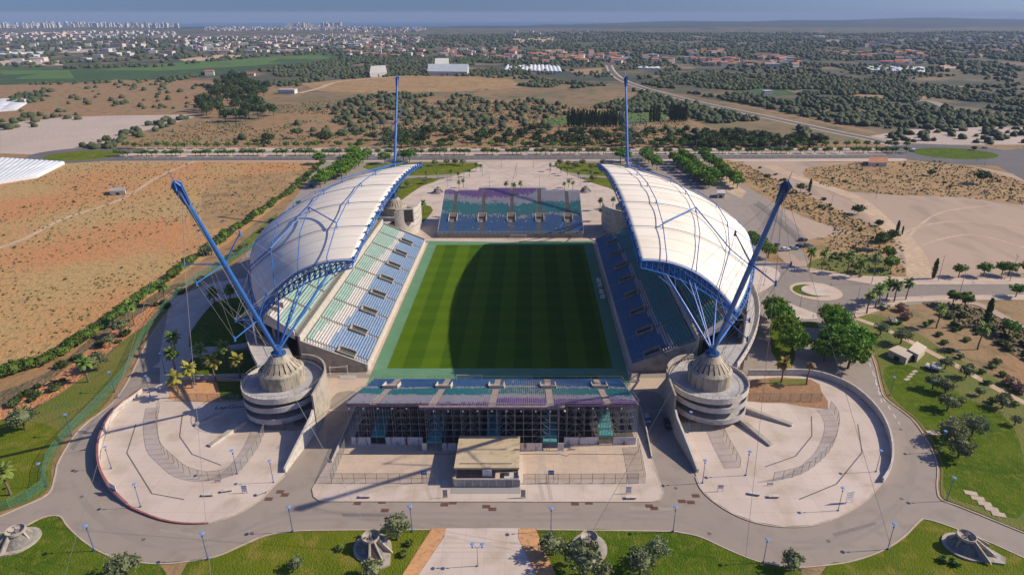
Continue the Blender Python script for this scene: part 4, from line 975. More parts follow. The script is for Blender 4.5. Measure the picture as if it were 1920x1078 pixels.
for x in np.arange(kx0+.7, kx1-.7, 1.8):
    MB().box(x, x+1.5, ky0-.06, ky0-.01, .35, 2.15).build('shutter', mat('grey_shutter', (.40, .36, .31), (.30, .27, .235), 1.1, rand=.2), t)
MB().box(kx0-.35, kx0-.05, ky0+.3, ky0+1.3, .15, 2.3).build('ticket_machine', yellow_p, t)
m = MB(); m.box(kx0-.6, kx1+.3, ky0-2.1, ky0-.06, .15, .22); m.build('threshold', mat('threshold_grey', (.30, .28, .26)), t)
bd = thing('notice_board', 'white printed notice board hung in the window of the ticket building', 'notice board', (-.6, ky0+1, 2.6))
MB().box(-1.65, .45, ky0+.95, ky0+1.05, 2.4, 4.1).build('panel', white_p, bd)

# ================================================================== OBJECT KINDS
def leaf(m, c, size, rg, mi=0):
    a = Vector((rg.uniform(-1, 1), rg.uniform(-1, 1), rg.uniform(-.6, 1))).normalized(); u = a.orthogonal().normalized(); w = a.cross(u)
    ang = rg.uniform(0, 6.28); u2 = u*math.cos(ang)+w*math.sin(ang); w2 = a.cross(u2); c = Vector(c); s1 = size*rg.uniform(.6, 1.2); s2 = s1*rg.uniform(.5, .9)
    m.add([c-u2*s1, c-w2*s2, c+u2*s1, c+w2*s2], [(0, 1, 2, 3)], mi)
def blob(m, c, r, rg, nu=8, nv=5, jit=.22, mi=0):
    vs = [(c[0], c[1], c[2]-r[2])]; 
    for j in range(1, nv):
        ph = -math.pi/2+math.pi*j/nv
        for i in range(nu):
            th = 2*math.pi*(i+.5*(j % 2))/nu; k = 1+rg.uniform(-jit, jit)
            vs.append((c[0]+r[0]*k*math.cos(ph)*math.cos(th), c[1]+r[1]*k*math.cos(ph)*math.sin(th), c[2]+r[2]*k*math.sin(ph)))
    vs.append((c[0], c[1], c[2]+r[2])); n = len(vs); fs = []
    for i in range(nu): fs.append((0, 1+(i+1) % nu, 1+i)); fs.append((n-1, n-1-nu+i, n-1-nu+(i+1) % nu))
    for j in range(nv-2):
        for i in range(nu): a = 1+j*nu; fs.append((a+i, a+(i+1) % nu, a+nu+(i+1) % nu, a+nu+i))
    m.add(vs, fs, mi)
def crown_mesh(c, r, ncl, nlf, size, rg, core=.72, spread=.3, low=-.5):
    m = MB(); blob(m, c, [q*core for q in r], rg, 9, 6, .2)
    for k in range(ncl):
        z = rg.uniform(low, 1); a = rg.uniform(0, 6.283); q = math.sqrt(max(0, 1-z*z)); d = rg.uniform(.72, 1.02)
        cc = (c[0]+r[0]*q*math.cos(a)*d, c[1]+r[1]*q*math.sin(a)*d, c[2]+r[2]*z*d); rr = spread*min(r)*rg.uniform(.6, 1.2)
        for i in range(nlf):
            leaf(m, (cc[0]+rg.gauss(0, rr*.6), cc[1]+rg.gauss(0, rr*.6), cc[2]+rg.gauss(0, rr*.45)), size, rg)
    return m
def tree(name, label, cat, h, r, lm, ncl, nlf, size, seed, tk=.16, core=.72, rz=None, low=-.5, limbs=4, group=None):
    rg = random.Random(seed); t = thing(name, label, cat, (0, 0, 0), 0, group); rz = rz or r*.8; cz = h-rz
    m = MB(); m.tube((0, 0, -.3), (.1, 0, cz*.75), tk*1.3, tk*.85, 7)
    for k in range(limbs):
        a = k*6.283/limbs+rg.uniform(0, .8); m.tube((.1, 0, cz*.7), (r*.6*math.cos(a), r*.6*math.sin(a), cz+rz*.2), tk*.7, tk*.25, 5)
    m.build('trunk', trunk_m, t, local=True)
    crown_mesh((0, 0, cz), (r, r, rz), ncl, nlf, size, rg, core, low=low).build('crown', lm, t, local=True); return t
street = kindset([tree('street_tree', 's', 'tree', 4.6+.3*i, 2.4, leaf_street, 34, 12, .34, 20+i, rz=1.6) for i in range(3)])
broad = kindset([tree('broad_tree', 's', 'tree', 9.2+.5*i, 5.0, leaf_big, 85, 20, .55, 30+i, tk=.32, rz=3.4, limbs=6, core=.66) for i in range(3)])
lotree = kindset([tree('car_park_tree', 's', 'tree', 6.3+.4*i, 3.6, leaf_big, 50, 16, .5, 40+i, tk=.22, rz=2.3, limbs=5, core=.68) for i in range(3)])
olive = kindset([tree('olive_tree', 's', 'olive tree', 4.4+.3*i, 2.3, leaf_olive, 46, 15, .25, 50+i, tk=.2, rz=1.75, core=.62, limbs=5) for i in range(3)])
scrubt = kindset([tree('scrub_tree', 's', 'tree', 4.6+.9*i, 3.2+.4*i, leaf_dark, 26, 9, .6, 60+i, rz=2.2, low=-.3, limbs=3) for i in range(4)])
pine = kindset([tree('pine_tree', 's', 'pine tree', 12+1.5*i, 4.2, leaf_dark, 44, 10, .75, 70+i, tk=.3, rz=4.6, limbs=4) for i in range(3)])
def shrub(name, cat, r, h, lm, n, size, seed):
    rg = random.Random(seed); t = thing(name, 's', cat)
    m = MB()
    for k in range(4): m.tube((0, 0, -.1), (rg.uniform(-.5, .5)*r, rg.uniform(-.5, .5)*r, h*.5), .06, .03, 4)
    m.build('stem', trunk_m, t, local=True)
    crown_mesh((0, 0, h*.45), (r, r, h*.55), n, 10, size, rg, .78, low=-.2).build('foliage', lm, t, local=True); return t
hedge = kindset([shrub('hedge_shrub', 'shrub', 2.6, 2.6+.4*i, leaf_hedge, 26, .42, 80+i) for i in range(3)])
bush = kindset([shrub('garden_shrub', 'shrub', 1.1, 1.1, leaf_hedge, 14, .22, 84+i) for i in range(2)])
dbush = kindset([shrub('dry_bush', 'bush', 1.6, 1.3, leaf_dark, 16, .3, 86+i) for i in range(2)])
pinkb = kindset([shrub('pink_oleander', 'flowering shrub', 2.0, 2.4, leaf_pink, 28, .26, 88)])
whiteb = kindset([shrub('white_oleander', 'flowering shrub', 2.2, 2.0, leaf_whitef, 28, .26, 89)])
def column_tree(name, cat, h, r, lm, seed, n=34):
    rg = random.Random(seed); t = thing(name, 's', cat); m = MB(); m.tube((0, 0, -.2), (0, 0, h*.5), .2, .1, 6); m.build('trunk', trunk_m, t, local=True)
    m = MB(); blob(m, (0, 0, h*.52), (r*.75, r*.75, h*.46), rg, 8, 8, .14)
    for k in range(n*9):
        f = rg.uniform(.03, 1); a = rg.uniform(0, 6.283); rr = r*(math.sin(math.pi*min(1, f*.9+.08))**.6)*rg.uniform(.7, 1.05); leaf(m, (rr*math.cos(a), rr*math.sin(a), f*h), .32*max(.8, r), rg)
    m.build('crown', lm, t, local=True); return t
cyp = kindset([column_tree('cypress', 'cypress', 9, 1.0, leaf_cyp, 90), column_tree('cypress', 'cypress', 11, 1.2, leaf_cyp, 91)])
poplar = kindset([column_tree('poplar', 'poplar', 17, 2.0, leaf_dark, 92+i) for i in range(2)])
def palm(lm, h, seed, droop=1.0, n=34, L=2.7):
    rg = random.Random(seed); t = thing('palm_tree', 's', 'palm tree'); m = MB(); pr = (0, 0, -.2); N = 7
    for k in range(1, N+1): q = (.12*math.sin(k*.9+seed), .1*math.sin(k*.7), h*k/N); m.tube(pr, q, .30-.02*k, .29-.02*k, 7); pr = q
    m.build('trunk', palm_trunk, t, local=True)
    m = MB(); blob(m, (pr[0], pr[1], h-.5), (.55, .55, .8), rg, 7, 5, .15)
    for k in range(n):
        a = k*2.399; el = rg.uniform(-.6, 1.35) if droop > .5 else rg.uniform(-1.3, .2); ll = L*rg.uniform(.8, 1.1); p = Vector(pr)+Vector((0, 0, -.1)); d = Vector((math.cos(a)*math.cos(el), math.sin(a)*math.cos(el), math.sin(el))); side = Vector((-math.sin(a), math.cos(a), 0)); w = .12
        pts = []
        for j in range(6):
            pts.append((p.copy(), w)); p = p+d*ll/5; d = (d+Vector((0, 0, -.20-.07*j))).normalized(); w = [.3, .5, .55, .45, .12][min(j, 4)]
        for j in range(5):
            (p0, w0), (p1, w1) = pts[j], pts[j+1]; dz = Vector((0, 0, -.35))
            m.add([p0-side*w0+dz*w0, p0, p1, p1-side*w1+dz*w1], [(0, 1, 2, 3)]); m.add([p0, p0+side*w0+dz*w0, p1+side*w1+dz*w1, p1], [(0, 1, 2, 3)])
    m.build('crown', lm, t, local=True); return t
palmg = kindset([palm(leaf_palm, 6.2, 3), palm(leaf_palm, 7.2, 4)]); palmy = kindset([palm(leaf_palmg, 6.6, 5)]); palmd = kindset([palm(leaf_dead, 7.6, 6, .2, 26, 2.0)])
tex = itex = 0
def put(kd, px, py, label, group=None, sc=1, i=None, h=.1, world=None):
    x, y = world or G(px, py); i = rnd.randrange(99) if i is None else i
    return kd.put(i, (x, y, T(x, y)+h), rnd.uniform(0, 6.28), sc*rnd.uniform(.93, 1.07), label, group)

# ---- palms
for i, (x, y, k, l) in enumerate([(336, 746, palmy, 'golden green palm nearest the road at the left lawn'), (362, 728, palmy, 'golden palm in the left front row, second from the road'), (405, 716, palmy, 'golden palm in the left front row, third from the road'), (451, 710, palmy, 'golden palm in the left front row beside the ramp tower'),
        (331, 664, palmg, 'green palm in the back left row beside the ring road'), (330, 700, palmg, 'green palm just behind the golden front row at left'), (380, 690, palmg, 'shaded palm between the two left lawns'), (424, 690, palmg, 'shaded palm on the left lawn path close to the tower'),
        (405, 580, palmg, 'dark palm at the far edge of the shaded left lawn'), (436, 578, palmg, 'dark palm between shaded lawn and walkway deck'), (312, 572, palmg, 'palm on the fenced left verge opposite the shaded lawn'), (253, 610, palmg, 'small palm between the rubble strip and the left fence'), (167, 716, palmg, 'small palm on the grass bank beside the left fence'), (20, 928, palmg, 'short palm on the grass at the lower left edge'),
        (1464, 718, palmy, 'green and yellow palm above the brown bed at right'), (1661, 563, palmg, 'tallest palm of the clump by the east road'), (1676, 566, palmg, 'palm second from right in the east road clump'), (1698, 562, palmg, 'rightmost palm of the clump by the east road'), (1646, 572, palmg, 'palm in the middle of the clump by the east road'), (1640, 578, palmg, 'low palm at the front of the east road clump'), (1625, 588, palmg, 'leftmost palm of the clump by the east road'),
        (1518, 500, palmg, 'tall palm at the small car park entrance'), (1541, 506, palmg, 'palm at the left end of the little garden lawn'), (1588, 512, palmg, 'palm on the garden lawn beside low round shrubs'), (1611, 520, palmg, 'palm on the garden lawn nearest the east road'), (1638, 512, palmg, 'palm at the right end of the garden lawn'), (1756, 615, palmg, 'young palm alone on the right hand garden slope'), (1833, 655, palmg, 'young palm beside the brown slope at far right'),
        (795, 402, palmg, 'palm in a little bed between scoreboard wall and far stand'), (1125, 395, palmg, 'palm left of the far right screen wall'), (1128, 415, palmg, 'shorter palm in front of the far right screen wall'), (1149, 392, palmg, 'palm behind the far right screen wall'),
        (949, 362, palmg, 'palm showing over the far stand, left of centre'), (963, 362, palmg, 'palm showing over the middle of the far stand'), (976, 362, palmg, 'palm showing over the far stand, right of centre')]):
    put(k, x, y, l, sc=.8 if y < 430 else 1)
put(palmd, 1512, 722, 'dead brown palm above the brown bed at right')
for i, (x, y) in enumerate([(869, 352), (861, 356), (1058, 356), (1066, 352), (1074, 357), (893, 320), (902, 322), (1043, 318), (1032, 322), (880, 332), (860, 338), (846, 334), (820, 336), (800, 334), (1052, 326), (1064, 330), (1085, 336), (1108, 334)]):
    put(palmg, x, y, 'small palm on the edge of the north plaza', 'small palms round the north plaza', .62)
# ---- broad trees at right
for x, y, sc, l in [(1450, 597, .85, 'broad green tree at the top of the left row by the ramp road'), (1458, 618, .9, 'broad green tree second in the left row by the ramp road'), (1470, 640, 1, 'broad green tree third in the left row by the ramp road'), (1484, 662, 1, 'broad green tree at the lower end of the left row'),
                    (1558, 612, .9, 'broad tree at the top of the right hand row'), (1566, 628, .95, 'broad tree second in the right hand row'), (1566, 668, 1.1, 'large broad tree low in the right hand row, left side'), (1590, 690, 1.15, 'largest broad tree at the lower end of the right hand row'), (1602, 665, 1, 'broad tree overhanging the ring road at right'), (1545, 676, .8, 'broad tree over the shaded lane at right'),
                    (1420, 470, .8, 'broad tree directly behind the right roof'), (1440, 484, .75, 'broad tree between the right roof and the small car park'), (1408, 458, .65, 'broad tree half hidden by the right roof edge')]:
    put(broad, x, y, l, sc=sc*.9)
# ---- car park tree rows
def rowpx(a, b, n): return [(a[0]+(b[0]-a[0])*i/(n-1), a[1]+(b[1]-a[1])*i/(n-1)) for i in range(n)]
for a, b, n, g in (((1262, 308), (1328, 352), 9, 'first'), ((1280, 304), (1340, 345), 9, 'first'), ((1318, 300), (1382, 353), 11, 'second'), ((1210, 302), (1232, 318), 4, 'third'), ((668, 300), (610, 345), 9, 'left'), ((690, 300), (640, 335), 7, 'left'), ((670, 306), (600, 352), 8, 'left')):
    for x, y in rowpx(a, b, n): put(lotree, x+rnd.uniform(-1, 1), y+rnd.uniform(-.6, .6), 'dense green tree in the rows north of the %s roof' % ('left' if g == 'left' else 'right'), 'car park trees north of the %s roof' % ('left' if g == 'left' else 'right'), .95*1.22)
for x, y, l in ((665, 296, 'tall dark tree where the left side road meets the boulevard'), (600, 308, 'big round tree at the top of the diagonal hedge'), (757, 302, 'leafy tree right of the far left mast'), (768, 304, 'leafy tree behind the far left mast foot'), (722, 307, 'leafy tree left of the far left mast'), (1172, 304, 'leafy tree at the foot of the far right mast'), (1163, 303, 'leafy tree just left of the far right mast'), (1213, 300, 'dark tree on the boulevard right of the far right mast')): put(lotree, x, y, l, sc=1.15)
# ---- boulevard trees
for x in range(222, 1700, 9):
    if (x // 9) % 11 in (0, 5) or rnd.random() < .12: continue
    y = 293.5+(x-200)*(-3.6)/800 if x < 1000 else 289.8-(x-1000)*.0035
    put(street, x+rnd.uniform(-1.5, 1.5), y, 'round street tree on the boulevard median', 'street trees on the boulevard median', .95)
for x in range(236, 1700, 19):
    if rnd.random() < .12: continue
    put(street, x+rnd.uniform(-4, 4), 279.5-(x-200)*.002, 'round street tree on the far side of the boulevard', 'street trees on the far side of the boulevard', 1.05)
for x, y in [(745, 309), (760, 312), (790, 316), (815, 312), (838, 310), (854, 309), (868, 311), (772, 324), (752, 327), (798, 345), (765, 352), (745, 366), (1050, 312), (1065, 314), (1078, 316), (1092, 312), (1108, 320), (1130, 312), (1128, 325), (1112, 341)]:
    put(olive, x, y, 'young tree on a lawn beside the north plaza', 'young trees on the north lawns', .95)
# ---- trees along the east road
for x, y, l in ((1797, 520, 'rounded street tree beside the gravel lot, leftmost'), (1843, 519, 'rounded street tree beside the gravel lot, second from left'), (1878, 516, 'rounded street tree beside the gravel lot, third from left'), (1890, 518, 'rounded street tree beside the gravel lot, fourth from left'), (1921, 514, 'rounded street tree at the right edge by the gravel lot'),
                (1785, 573, 'round tree on the south side of the east road'), (1808, 578, 'small dark tree on the south side of the east road'), (1904, 557, 'wide street tree south of the east road at the right edge'), (1890, 630, 'small bright tree by the bank path'), (1664, 488, 'tree at the upper right of the scrub bank'), (1665, 508, 'small tree low on the scrub bank'), (1670, 505, 'small tree near the bend of the dirt road')):
    put(street, x, y, l, sc=1.15)
for x, y, l, i, sc in ((1749, 523, 'dark cypress beside the east road', 0, .9), (1846, 612, 'tall leaning dark cypress on the right slope', 1, 1.0), (1680, 443, 'cypress on the gravel waste ground', 1, .75), (1517, 361, 'cypress right of the near right mast head', 0, .9), (1691, 440, 'small cypress by the dirt road', 0, .5)): put(cyp, x, y, l, i=i, sc=sc)
for x, y, l, s in ((1500, 362, 'spreading tree behind the near right mast head', 1), (1477, 356, 'low tree left of the cypress behind the mast head', .8), (1438, 337, 'round tree on the dry bank', .8), (1608, 402, 'green tree halfway along the dirt road', 1.2), (1648, 424, 'green bush tree beside the dirt road', .9), (1672, 448, 'tree beside the tall cypress on gravel', 1.2), (1648, 468, 'dark tree on the scrub bank', 1.2), (1655, 455, 'dark tree on top of the scrub bank', 1.1), (1712, 200, 'dark lone tree by the slip road', 1), (1838, 345, 'bush clump on the dry mound', 1.6), (1826, 282, 'lone round tree on the big roundabout', .9), (1745, 330, 'low green bush on the dry mound', .9)): put(scrubt, x, y, l, sc=s*.8)
# ---- olive trees in the right garden and the front lawns
for x, y, l, s in ((1748, 731, 'olive tree left of a pair on the right lawn', 1), (1772, 737, 'olive tree right of a pair on the right lawn', .9), (1776, 769, 'olive tree in the middle of the right lawn', 1.05), (1780, 825, 'large olive tree by the road at right, upper left of the trio', 1.3), (1820, 818, 'large olive tree by the road at right, upper right of the trio', 1.25), (1796, 858, 'large olive tree by the road at right, lowest of the trio', 1.3),
                   (1878, 766, 'olive tree near the right edge above the fence', .9), (1902, 798, 'small olive tree at the right edge', .6), (1836, 742, 'thin sapling on the right lawn', .55), (1802, 760, 'tiny sapling left of a lone olive', .45), (1811, 708, 'bushy olive tree beside the garden path', .9), (1688, 645, 'grey olive tree behind the two sheds', 1.2), (1650, 628, 'grey olive tree by the garden path bend', 1.0), (1771, 692, 'olive tree close to the small white boxes', .8),
                   (745, 1012, 'leafy tree beside the concrete anchor left of the path', 1.15), (1036, 1040, 'grey green olive tree right of the orange dirt strip', 1.1), (1092, 1078, 'large olive tree partly covering the front right anchor', 1.35), (1130, 1090, 'olive tree at the bottom edge beside a larger one', .9), (1200, 1078, 'olive tree at the bottom edge right of the anchor', 1.2), (1230, 1048, 'olive tree on the lush lawn right of the anchor', 1.05),
                   (1483, 1070, 'olive tree at the bottom edge between lawns', .9), (557, 1066, 'small round olive tree alone on the front lawn', .6), (240, 1085, 'olive tree cut by the bottom edge at left', 1.2), (700, 1085, 'olive tree cut by the bottom edge below the left anchor', .9), (48, 805, 'dark olive tree alone on the left lawn', 1.25), (184, 695, 'dark olive tree beside the rubble strip', 1.3), (232, 630, 'broad olive tree beside the rubble strip, farther up', 1.3),
                   (207, 650, 'low bushy tree between rubble and fence', .8), (397, 478, 'olive tree behind the left mast arm', 1), (500, 478, 'scrubby tree by the side road left of the roof', .8), (455, 470, 'scrubby tree above the side road', .7)):
    put(olive, x, y, l, sc=s)
for x, y in ((766, 1022), (758, 1042), (1770, 1053), (1790, 1058), (640, 1030)): put(bush, x, y, 'low round shrub on a front lawn', 'low shrubs on the front lawns', .9)
for x, y in ((1560, 484), (1572, 486), (1578, 479), (1566, 478), (1600, 500), (1610, 503), (1545, 496), (1595, 476)): put(bush, x, y, 'low round shrub on the garden lawn', 'shrubs on the garden lawn', 1.1)
for x, y in ((1860, 690), (1880, 705), (1895, 715), (1910, 730), (1870, 680), (1840, 700), (1745, 605), (1735, 612), (1760, 630), (1780, 660), (1800, 672), (1700, 592), (1690, 575), (1655, 580), (1860, 755), (1885, 745), (1820, 690), (1850, 720), (1770, 645), (1790, 620), (1900, 760), (1812, 640), (1685, 608), (1700, 600)):
    put(hedge, x, y, 'green shrub in the beds along the garden path', 'shrubs along the right garden path', .45)
for x, y, l in ((1672, 606, 'large white flowering shrub in the right garden'), (1657, 578, 'small white flowering shrub beside the palms')): put(whiteb, x, y, l, sc=1)
for x, y, l in ((1690, 583, 'pink flowering shrub by the palms'), (1698, 598, 'pink flowering shrub on the slope below the palms'), (1893, 722, 'pink oleander at the right edge, upper'), (1912, 735, 'pink oleander at the right edge, lower')): put(pinkb, x, y, l, sc=1)
# ---- diagonal hedge line at left
hl = smooth(GG([(604, 306), (575, 335), (545, 360), (510, 385), (470, 412), (430, 440), (395, 465), (350, 500), (300, 535), (262, 560), (225, 590), (180, 622), (130, 655), (75, 682), (20, 700), (-40, 725)]), 9, False)
for i, p in enumerate(hl[::1]):
    if rnd.random() < .15: continue
    put(hedge, 0, 0, 'green shrub in the long diagonal hedge at left', 'shrubs of the diagonal hedge', rnd.uniform(.6, 1.05), world=(p[0]+rnd.uniform(-1.2, 1.2), p[1]+rnd.uniform(-1, 1)))
def inside(P, x, y):
    c = False; n = len(P); j = n-1
    for i in range(n):
        if (P[i][1] > y) != (P[j][1] > y) and x < (P[j][0]-P[i][0])*(y-P[i][1])/(P[j][1]-P[i][1])+P[i][0]: c = not c
        j = i
    return c
from mathutils import noise as mnoise
def scatter(poly, n, rg, avoid=(), cl=None):
    P = GG(poly) if not isinstance(poly, tuple) else poly; xs = [p[0] for p in P]; ys = [p[1] for p in P]; out = []; t = 0
    while len(out) < n and t < n*40:
        t += 1; x, y = rg.uniform(min(xs), max(xs)), rg.uniform(min(ys), max(ys))
        if not inside(P, x, y) or any(inside(a, x, y) for a in avoid): continue
        if cl is not None and mnoise.noise(Vector((x/140, y/190, 3)))+.5*mnoise.noise(Vector((x/45, y/60, 9))) < cl: continue
        out.append((x, y))
    return out
rs = random.Random(44)
for p in scatter([(345, 530), (480, 440), (560, 375), (590, 345), (585, 365), (520, 420), (440, 480), (350, 550), (240, 640), (140, 720), (20, 790), (0, 760), (110, 690), (220, 610)], 46, rs): put(dbush, 0, 0, 'dry bush beside the orange rubble strip', 'dry bushes beside the rubble strip', rs.uniform(.6, 1.3), world=p)
for p in scatter([(0, 345), (600, 305), (560, 345), (330, 500), (0, 690)], 34, rs): put(dbush, 0, 0, 'small weed clump in the orange field', 'weed clumps in the orange field', rs.uniform(.3, .55), world=p)
for p in scatter([(1400, 305), (1500, 345), (1640, 425), (1690, 500), (1540, 500), (1640, 440), (1480, 400)], 30, rs): put(dbush, 0, 0, 'dry bush on the bank by the dirt road', 'dry bushes on the dirt road bank', rs.uniform(.4, 1.0), world=p)
for p in scatter([(1700, 580), (1860, 640), (1960, 700), (2000, 740), (1960, 640), (1860, 600)], 26, rs): put(dbush, 0, 0, 'dark bush on the brown slope at right', 'bushes on the brown slope', rs.uniform(.6, 1.3), world=p)
for p in scatter([(1510, 320), (1760, 305), (1930, 350), (1900, 370), (1560, 350)], 22, rs): put(dbush, 0, 0, 'dry tuft on the straw coloured mound', 'tufts on the dry mound', rs.uniform(.4, .9), world=p)
# ---- countryside trees
for i, p in enumerate(scatter([(372, 212), (400, 168), (440, 150), (520, 172), (500, 190), (520, 222), (440, 236)], 125, rs)): put(pine, 0, 0, 'tall dark pine in the wood left of the far mast', 'pines in the wood left of the far mast', rs.uniform(.65, 1.15), world=p)
for i, (x, y) in enumerate([(1066+5.6*k, 238) for k in range(20)]+[(1220+5*k, 229-.2*k) for k in range(4)]+[(1256+4.4*k, 228) for k in range(8)]): put(poplar, x+rnd.uniform(-1, 1), y, 'slim dark poplar in the rows by the green playing field', 'poplars by the playing field', rnd.uniform(.8, 1.05))
roads_av = [GG([(1690, 290), (1640, 256), (1400, 205), (1200, 158), (1150, 118), (1125, 118), (1170, 165), (1380, 216), (1620, 272)])]
field_av = [GG([(1022, 222), (1120, 212), (1250, 212), (1250, 228), (1140, 234), (1024, 236)]), GG([(560, 158), (640, 150), (760, 143), (880, 144), (950, 152), (970, 165), (880, 172), (700, 175), (600, 172)])]
av = roads_av+field_av
cand = []
for poly, n in (([(520, 225), (700, 175), (900, 175), (1080, 200), (1010, 268), (780, 272), (600, 268)], 520), ([(1000, 268), (1100, 240), (1260, 240), (1420, 250), (1500, 262), (1560, 278), (1000, 278)], 120),
                ([(1290, 268), (1300, 256), (1440, 250), (1545, 258), (1560, 272), (1480, 280), (1300, 278)], 90), ([(420, 262), (640, 240), (760, 262), (740, 274), (300, 276)], 26), ([(0, 215), (60, 205), (145, 210), (150, 225), (60, 245), (0, 245)], 26),
                ([(0, 200), (40, 170), (100, 168), (90, 190), (60, 195)], 50), ([(150, 160), (360, 155), (400, 200), (330, 212), (120, 205)], 60), ([(130, 284), (175, 268), (240, 244), (320, 222), (350, 224), (270, 256), (215, 280)], 44), ([(640, 270), (1640, 270), (1640, 276), (640, 276)], 60),
                ([(900, 178), (1010, 152), (1190, 165), (1440, 215), (1560, 248), (1480, 258), (1300, 225), (1080, 200)], 900), ([(1440, 205), (1200, 158), (1300, 140), (1700, 150), (1960, 200), (1960, 235), (1700, 245), (1560, 232)], 3400), ([(1640, 262), (1700, 248), (1960, 238), (2000, 268), (1800, 272)], 70),
                ([(540, 165), (640, 150), (640, 110), (940, 110), (1010, 150), (700, 145)], 1600), ([(400, 168), (300, 150), (520, 128), (640, 118), (600, 160)], 500)):
    cand += scatter(poly, n, rs, av, -.18 if n > 300 else -.5)
cand.sort(key=lambda p: math.hypot(p[0]-CX, p[1]-CY))
for i, p in enumerate(cand[:300]): put(scrubt, 0, 0, 'dark round tree scattered over the dry scrubland', 'scattered trees on the scrubland', rs.uniform(.5, 1.25), world=p)
rest = cand[300:]
TOWNS = [GG(q) for q in ([(1280, 112), (1490, 112), (1500, 130), (1400, 128), (1290, 122)], [(1125, 104), (1190, 100), (1280, 118), (1240, 122), (1130, 122)], [(1540, 98), (1740, 100), (1760, 112), (1560, 108)], [(640, 88), (720, 84), (800, 96), (790, 112), (680, 116), (640, 110)], [(800, 94), (960, 92), (1020, 106), (900, 112), (820, 108)], [(330, 72), (640, 66), (640, 96), (520, 104), (300, 100)], [(-100, 66), (330, 64), (330, 78), (-100, 84)], [(0, 82), (320, 80), (330, 112), (0, 122)])]
for poly, n, avd, cl in (([(-200, 132), (640, 98), (1150, 92), (2100, 100), (2100, 240), (1700, 150), (1300, 142), (1200, 150), (1000, 140), (640, 150), (0, 162)], 5600, av+[GG([(0, 125), (130, 130), (300, 127), (620, 98), (640, 112), (560, 124), (400, 142), (240, 154), (0, 160)])], -.1),
                ([(-400, 82), (640, 70), (1150, 62), (2400, 62), (2400, 104), (1150, 98), (640, 104), (-300, 130)], 13000, [], -.2)):
    q = scatter(poly, n, rs, avd, cl); rest += [p for p in q if rs.random() < .45 or not any(inside(t_, *p) for t_ in TOWNS)]
def merged_trees(name, pts, rng_r, seed, lm=None, lab='thousands of small dark trees covering the countryside beyond the boulevard', cat='trees'):
    rg = np.random.default_rng(seed); n = len(pts); P = np.array(pts); Z = np.array([T(*p) for p in pts]); nu = 6
    D = np.hypot(P[:, 0]-CX, P[:, 1]-CY); S = rg.uniform(*rng_r, n)*np.clip(D/1300, .9, 1.6)
    base = []; 
    for z, r in ((-.15, .55), (.3, 1.0), (.72, .85), (1.0, .42)):
        for k in range(nu): base.append((r*math.cos(2*math.pi*k/nu), r*math.sin(2*math.pi*k/nu), z))
    base.append((0, 0, 1.12)); B = np.array(base); nb = len(B); ang = rg.uniform(0, 6.28, n); c, s = np.cos(ang), np.sin(ang)
    V = np.repeat(B[None], n, 0)*(1+rg.uniform(-.25, .25, (n, nb, 1))); X = (V[:, :, 0]*c[:, None]-V[:, :, 1]*s[:, None])*S[:, None]+P[:, 0, None]; Y = (V[:, :, 0]*s[:, None]+V[:, :, 1]*c[:, None])*S[:, None]+P[:, 1, None]
    ZZ = V[:, :, 2]*(S*rg.uniform(.8, 1.25, n))[:, None]+Z[:, None]; co = np.stack([X, Y, ZZ], 2).reshape(-1, 3)
    F = []
    for j in range(3):
        for k in range(nu): F.append((j*nu+k, j*nu+(k+1) % nu, (j+1)*nu+(k+1) % nu, (j+1)*nu+k))
    for k in range(nu): F.append((3*nu+k, 3*nu+(k+1) % nu, nb-1, nb-1))
    Fq = np.array([f for f in F if f[2] != f[3]]); Ft = np.array([f[:3] for f in F if f[2] == f[3]]); off = (np.arange(n)*nb)[:, None, None]
    q = (Fq[None]+off).reshape(-1); t = (Ft[None]+off).reshape(-1); nq, nt = len(q)//4, len(t)//3
    me = bpy.data.meshes.new(name); me.vertices.add(len(co)); me.vertices.foreach_set('co', co.astype(np.float32).ravel())
    me.loops.add(len(q)+len(t)); me.loops.foreach_set('vertex_index', np.concatenate([q, t]).astype(np.int32)); me.polygons.add(nq+nt)
    me.polygons.foreach_set('loop_start', np.concatenate([np.arange(nq)*4, nq*4+np.arange(nt)*3]).astype(np.int32))
    me.update(calc_edges=True); me.validate(); me.materials.append(lm or farleaf); o = bpy.data.objects.new(name, me); C.objects.link(o); return tag(o, lab, cat, None, 'stuff')
merged_trees('distant_trees', rest, (2.3, 4.8), 3)
weedm = mat('dry_weeds', (.17, .135, .055), (.10, .10, .035), .6, (.24, .18, .08), 1.3)
rw = random.Random(77)
merged_trees('field_weeds', scatter([(-60, 345), (0, 338), (190, 303), (600, 306), (560, 348), (430, 450), (340, 510), (260, 568), (160, 640), (0, 700), (-80, 730)], 2400, rw, (), -.25), (.18, .62), 4, weedm, 'low dry weeds and grass tufts all over the orange field', 'weeds')
merged_trees('mound_weeds', scatter([(1508, 318), (1600, 306), (1760, 302), (1850, 320), (1940, 350), (1930, 385), (1800, 370), (1660, 365), (1540, 350)], 1500, rw, (), -.2)+scatter([(1352, 300), (1400, 310), (1500, 360), (1600, 405), (1640, 425), (1690, 440), (1700, 505), (1690, 522), (1600, 520), (1530, 500), (1560, 425), (1480, 395)], 1100, rw, (), -.2)+scatter([(1735, 572), (1870, 645), (1960, 700), (2060, 740), (2060, 690), (1905, 605), (1800, 568)], 900, rw), (.25, .75), 5, weedm, 'dry weeds on the straw mounds and banks at right', 'weeds')
merged_trees('scrub_weeds', scatter([(240, 274), (380, 222), (520, 200), (700, 178), (1000, 165), (1300, 235), (1560, 275), (1000, 274)], 5000, rw, (), -.2), (.5, 1.3), 6, weedm, 'low brushwood between the scrubland trees', 'weeds')

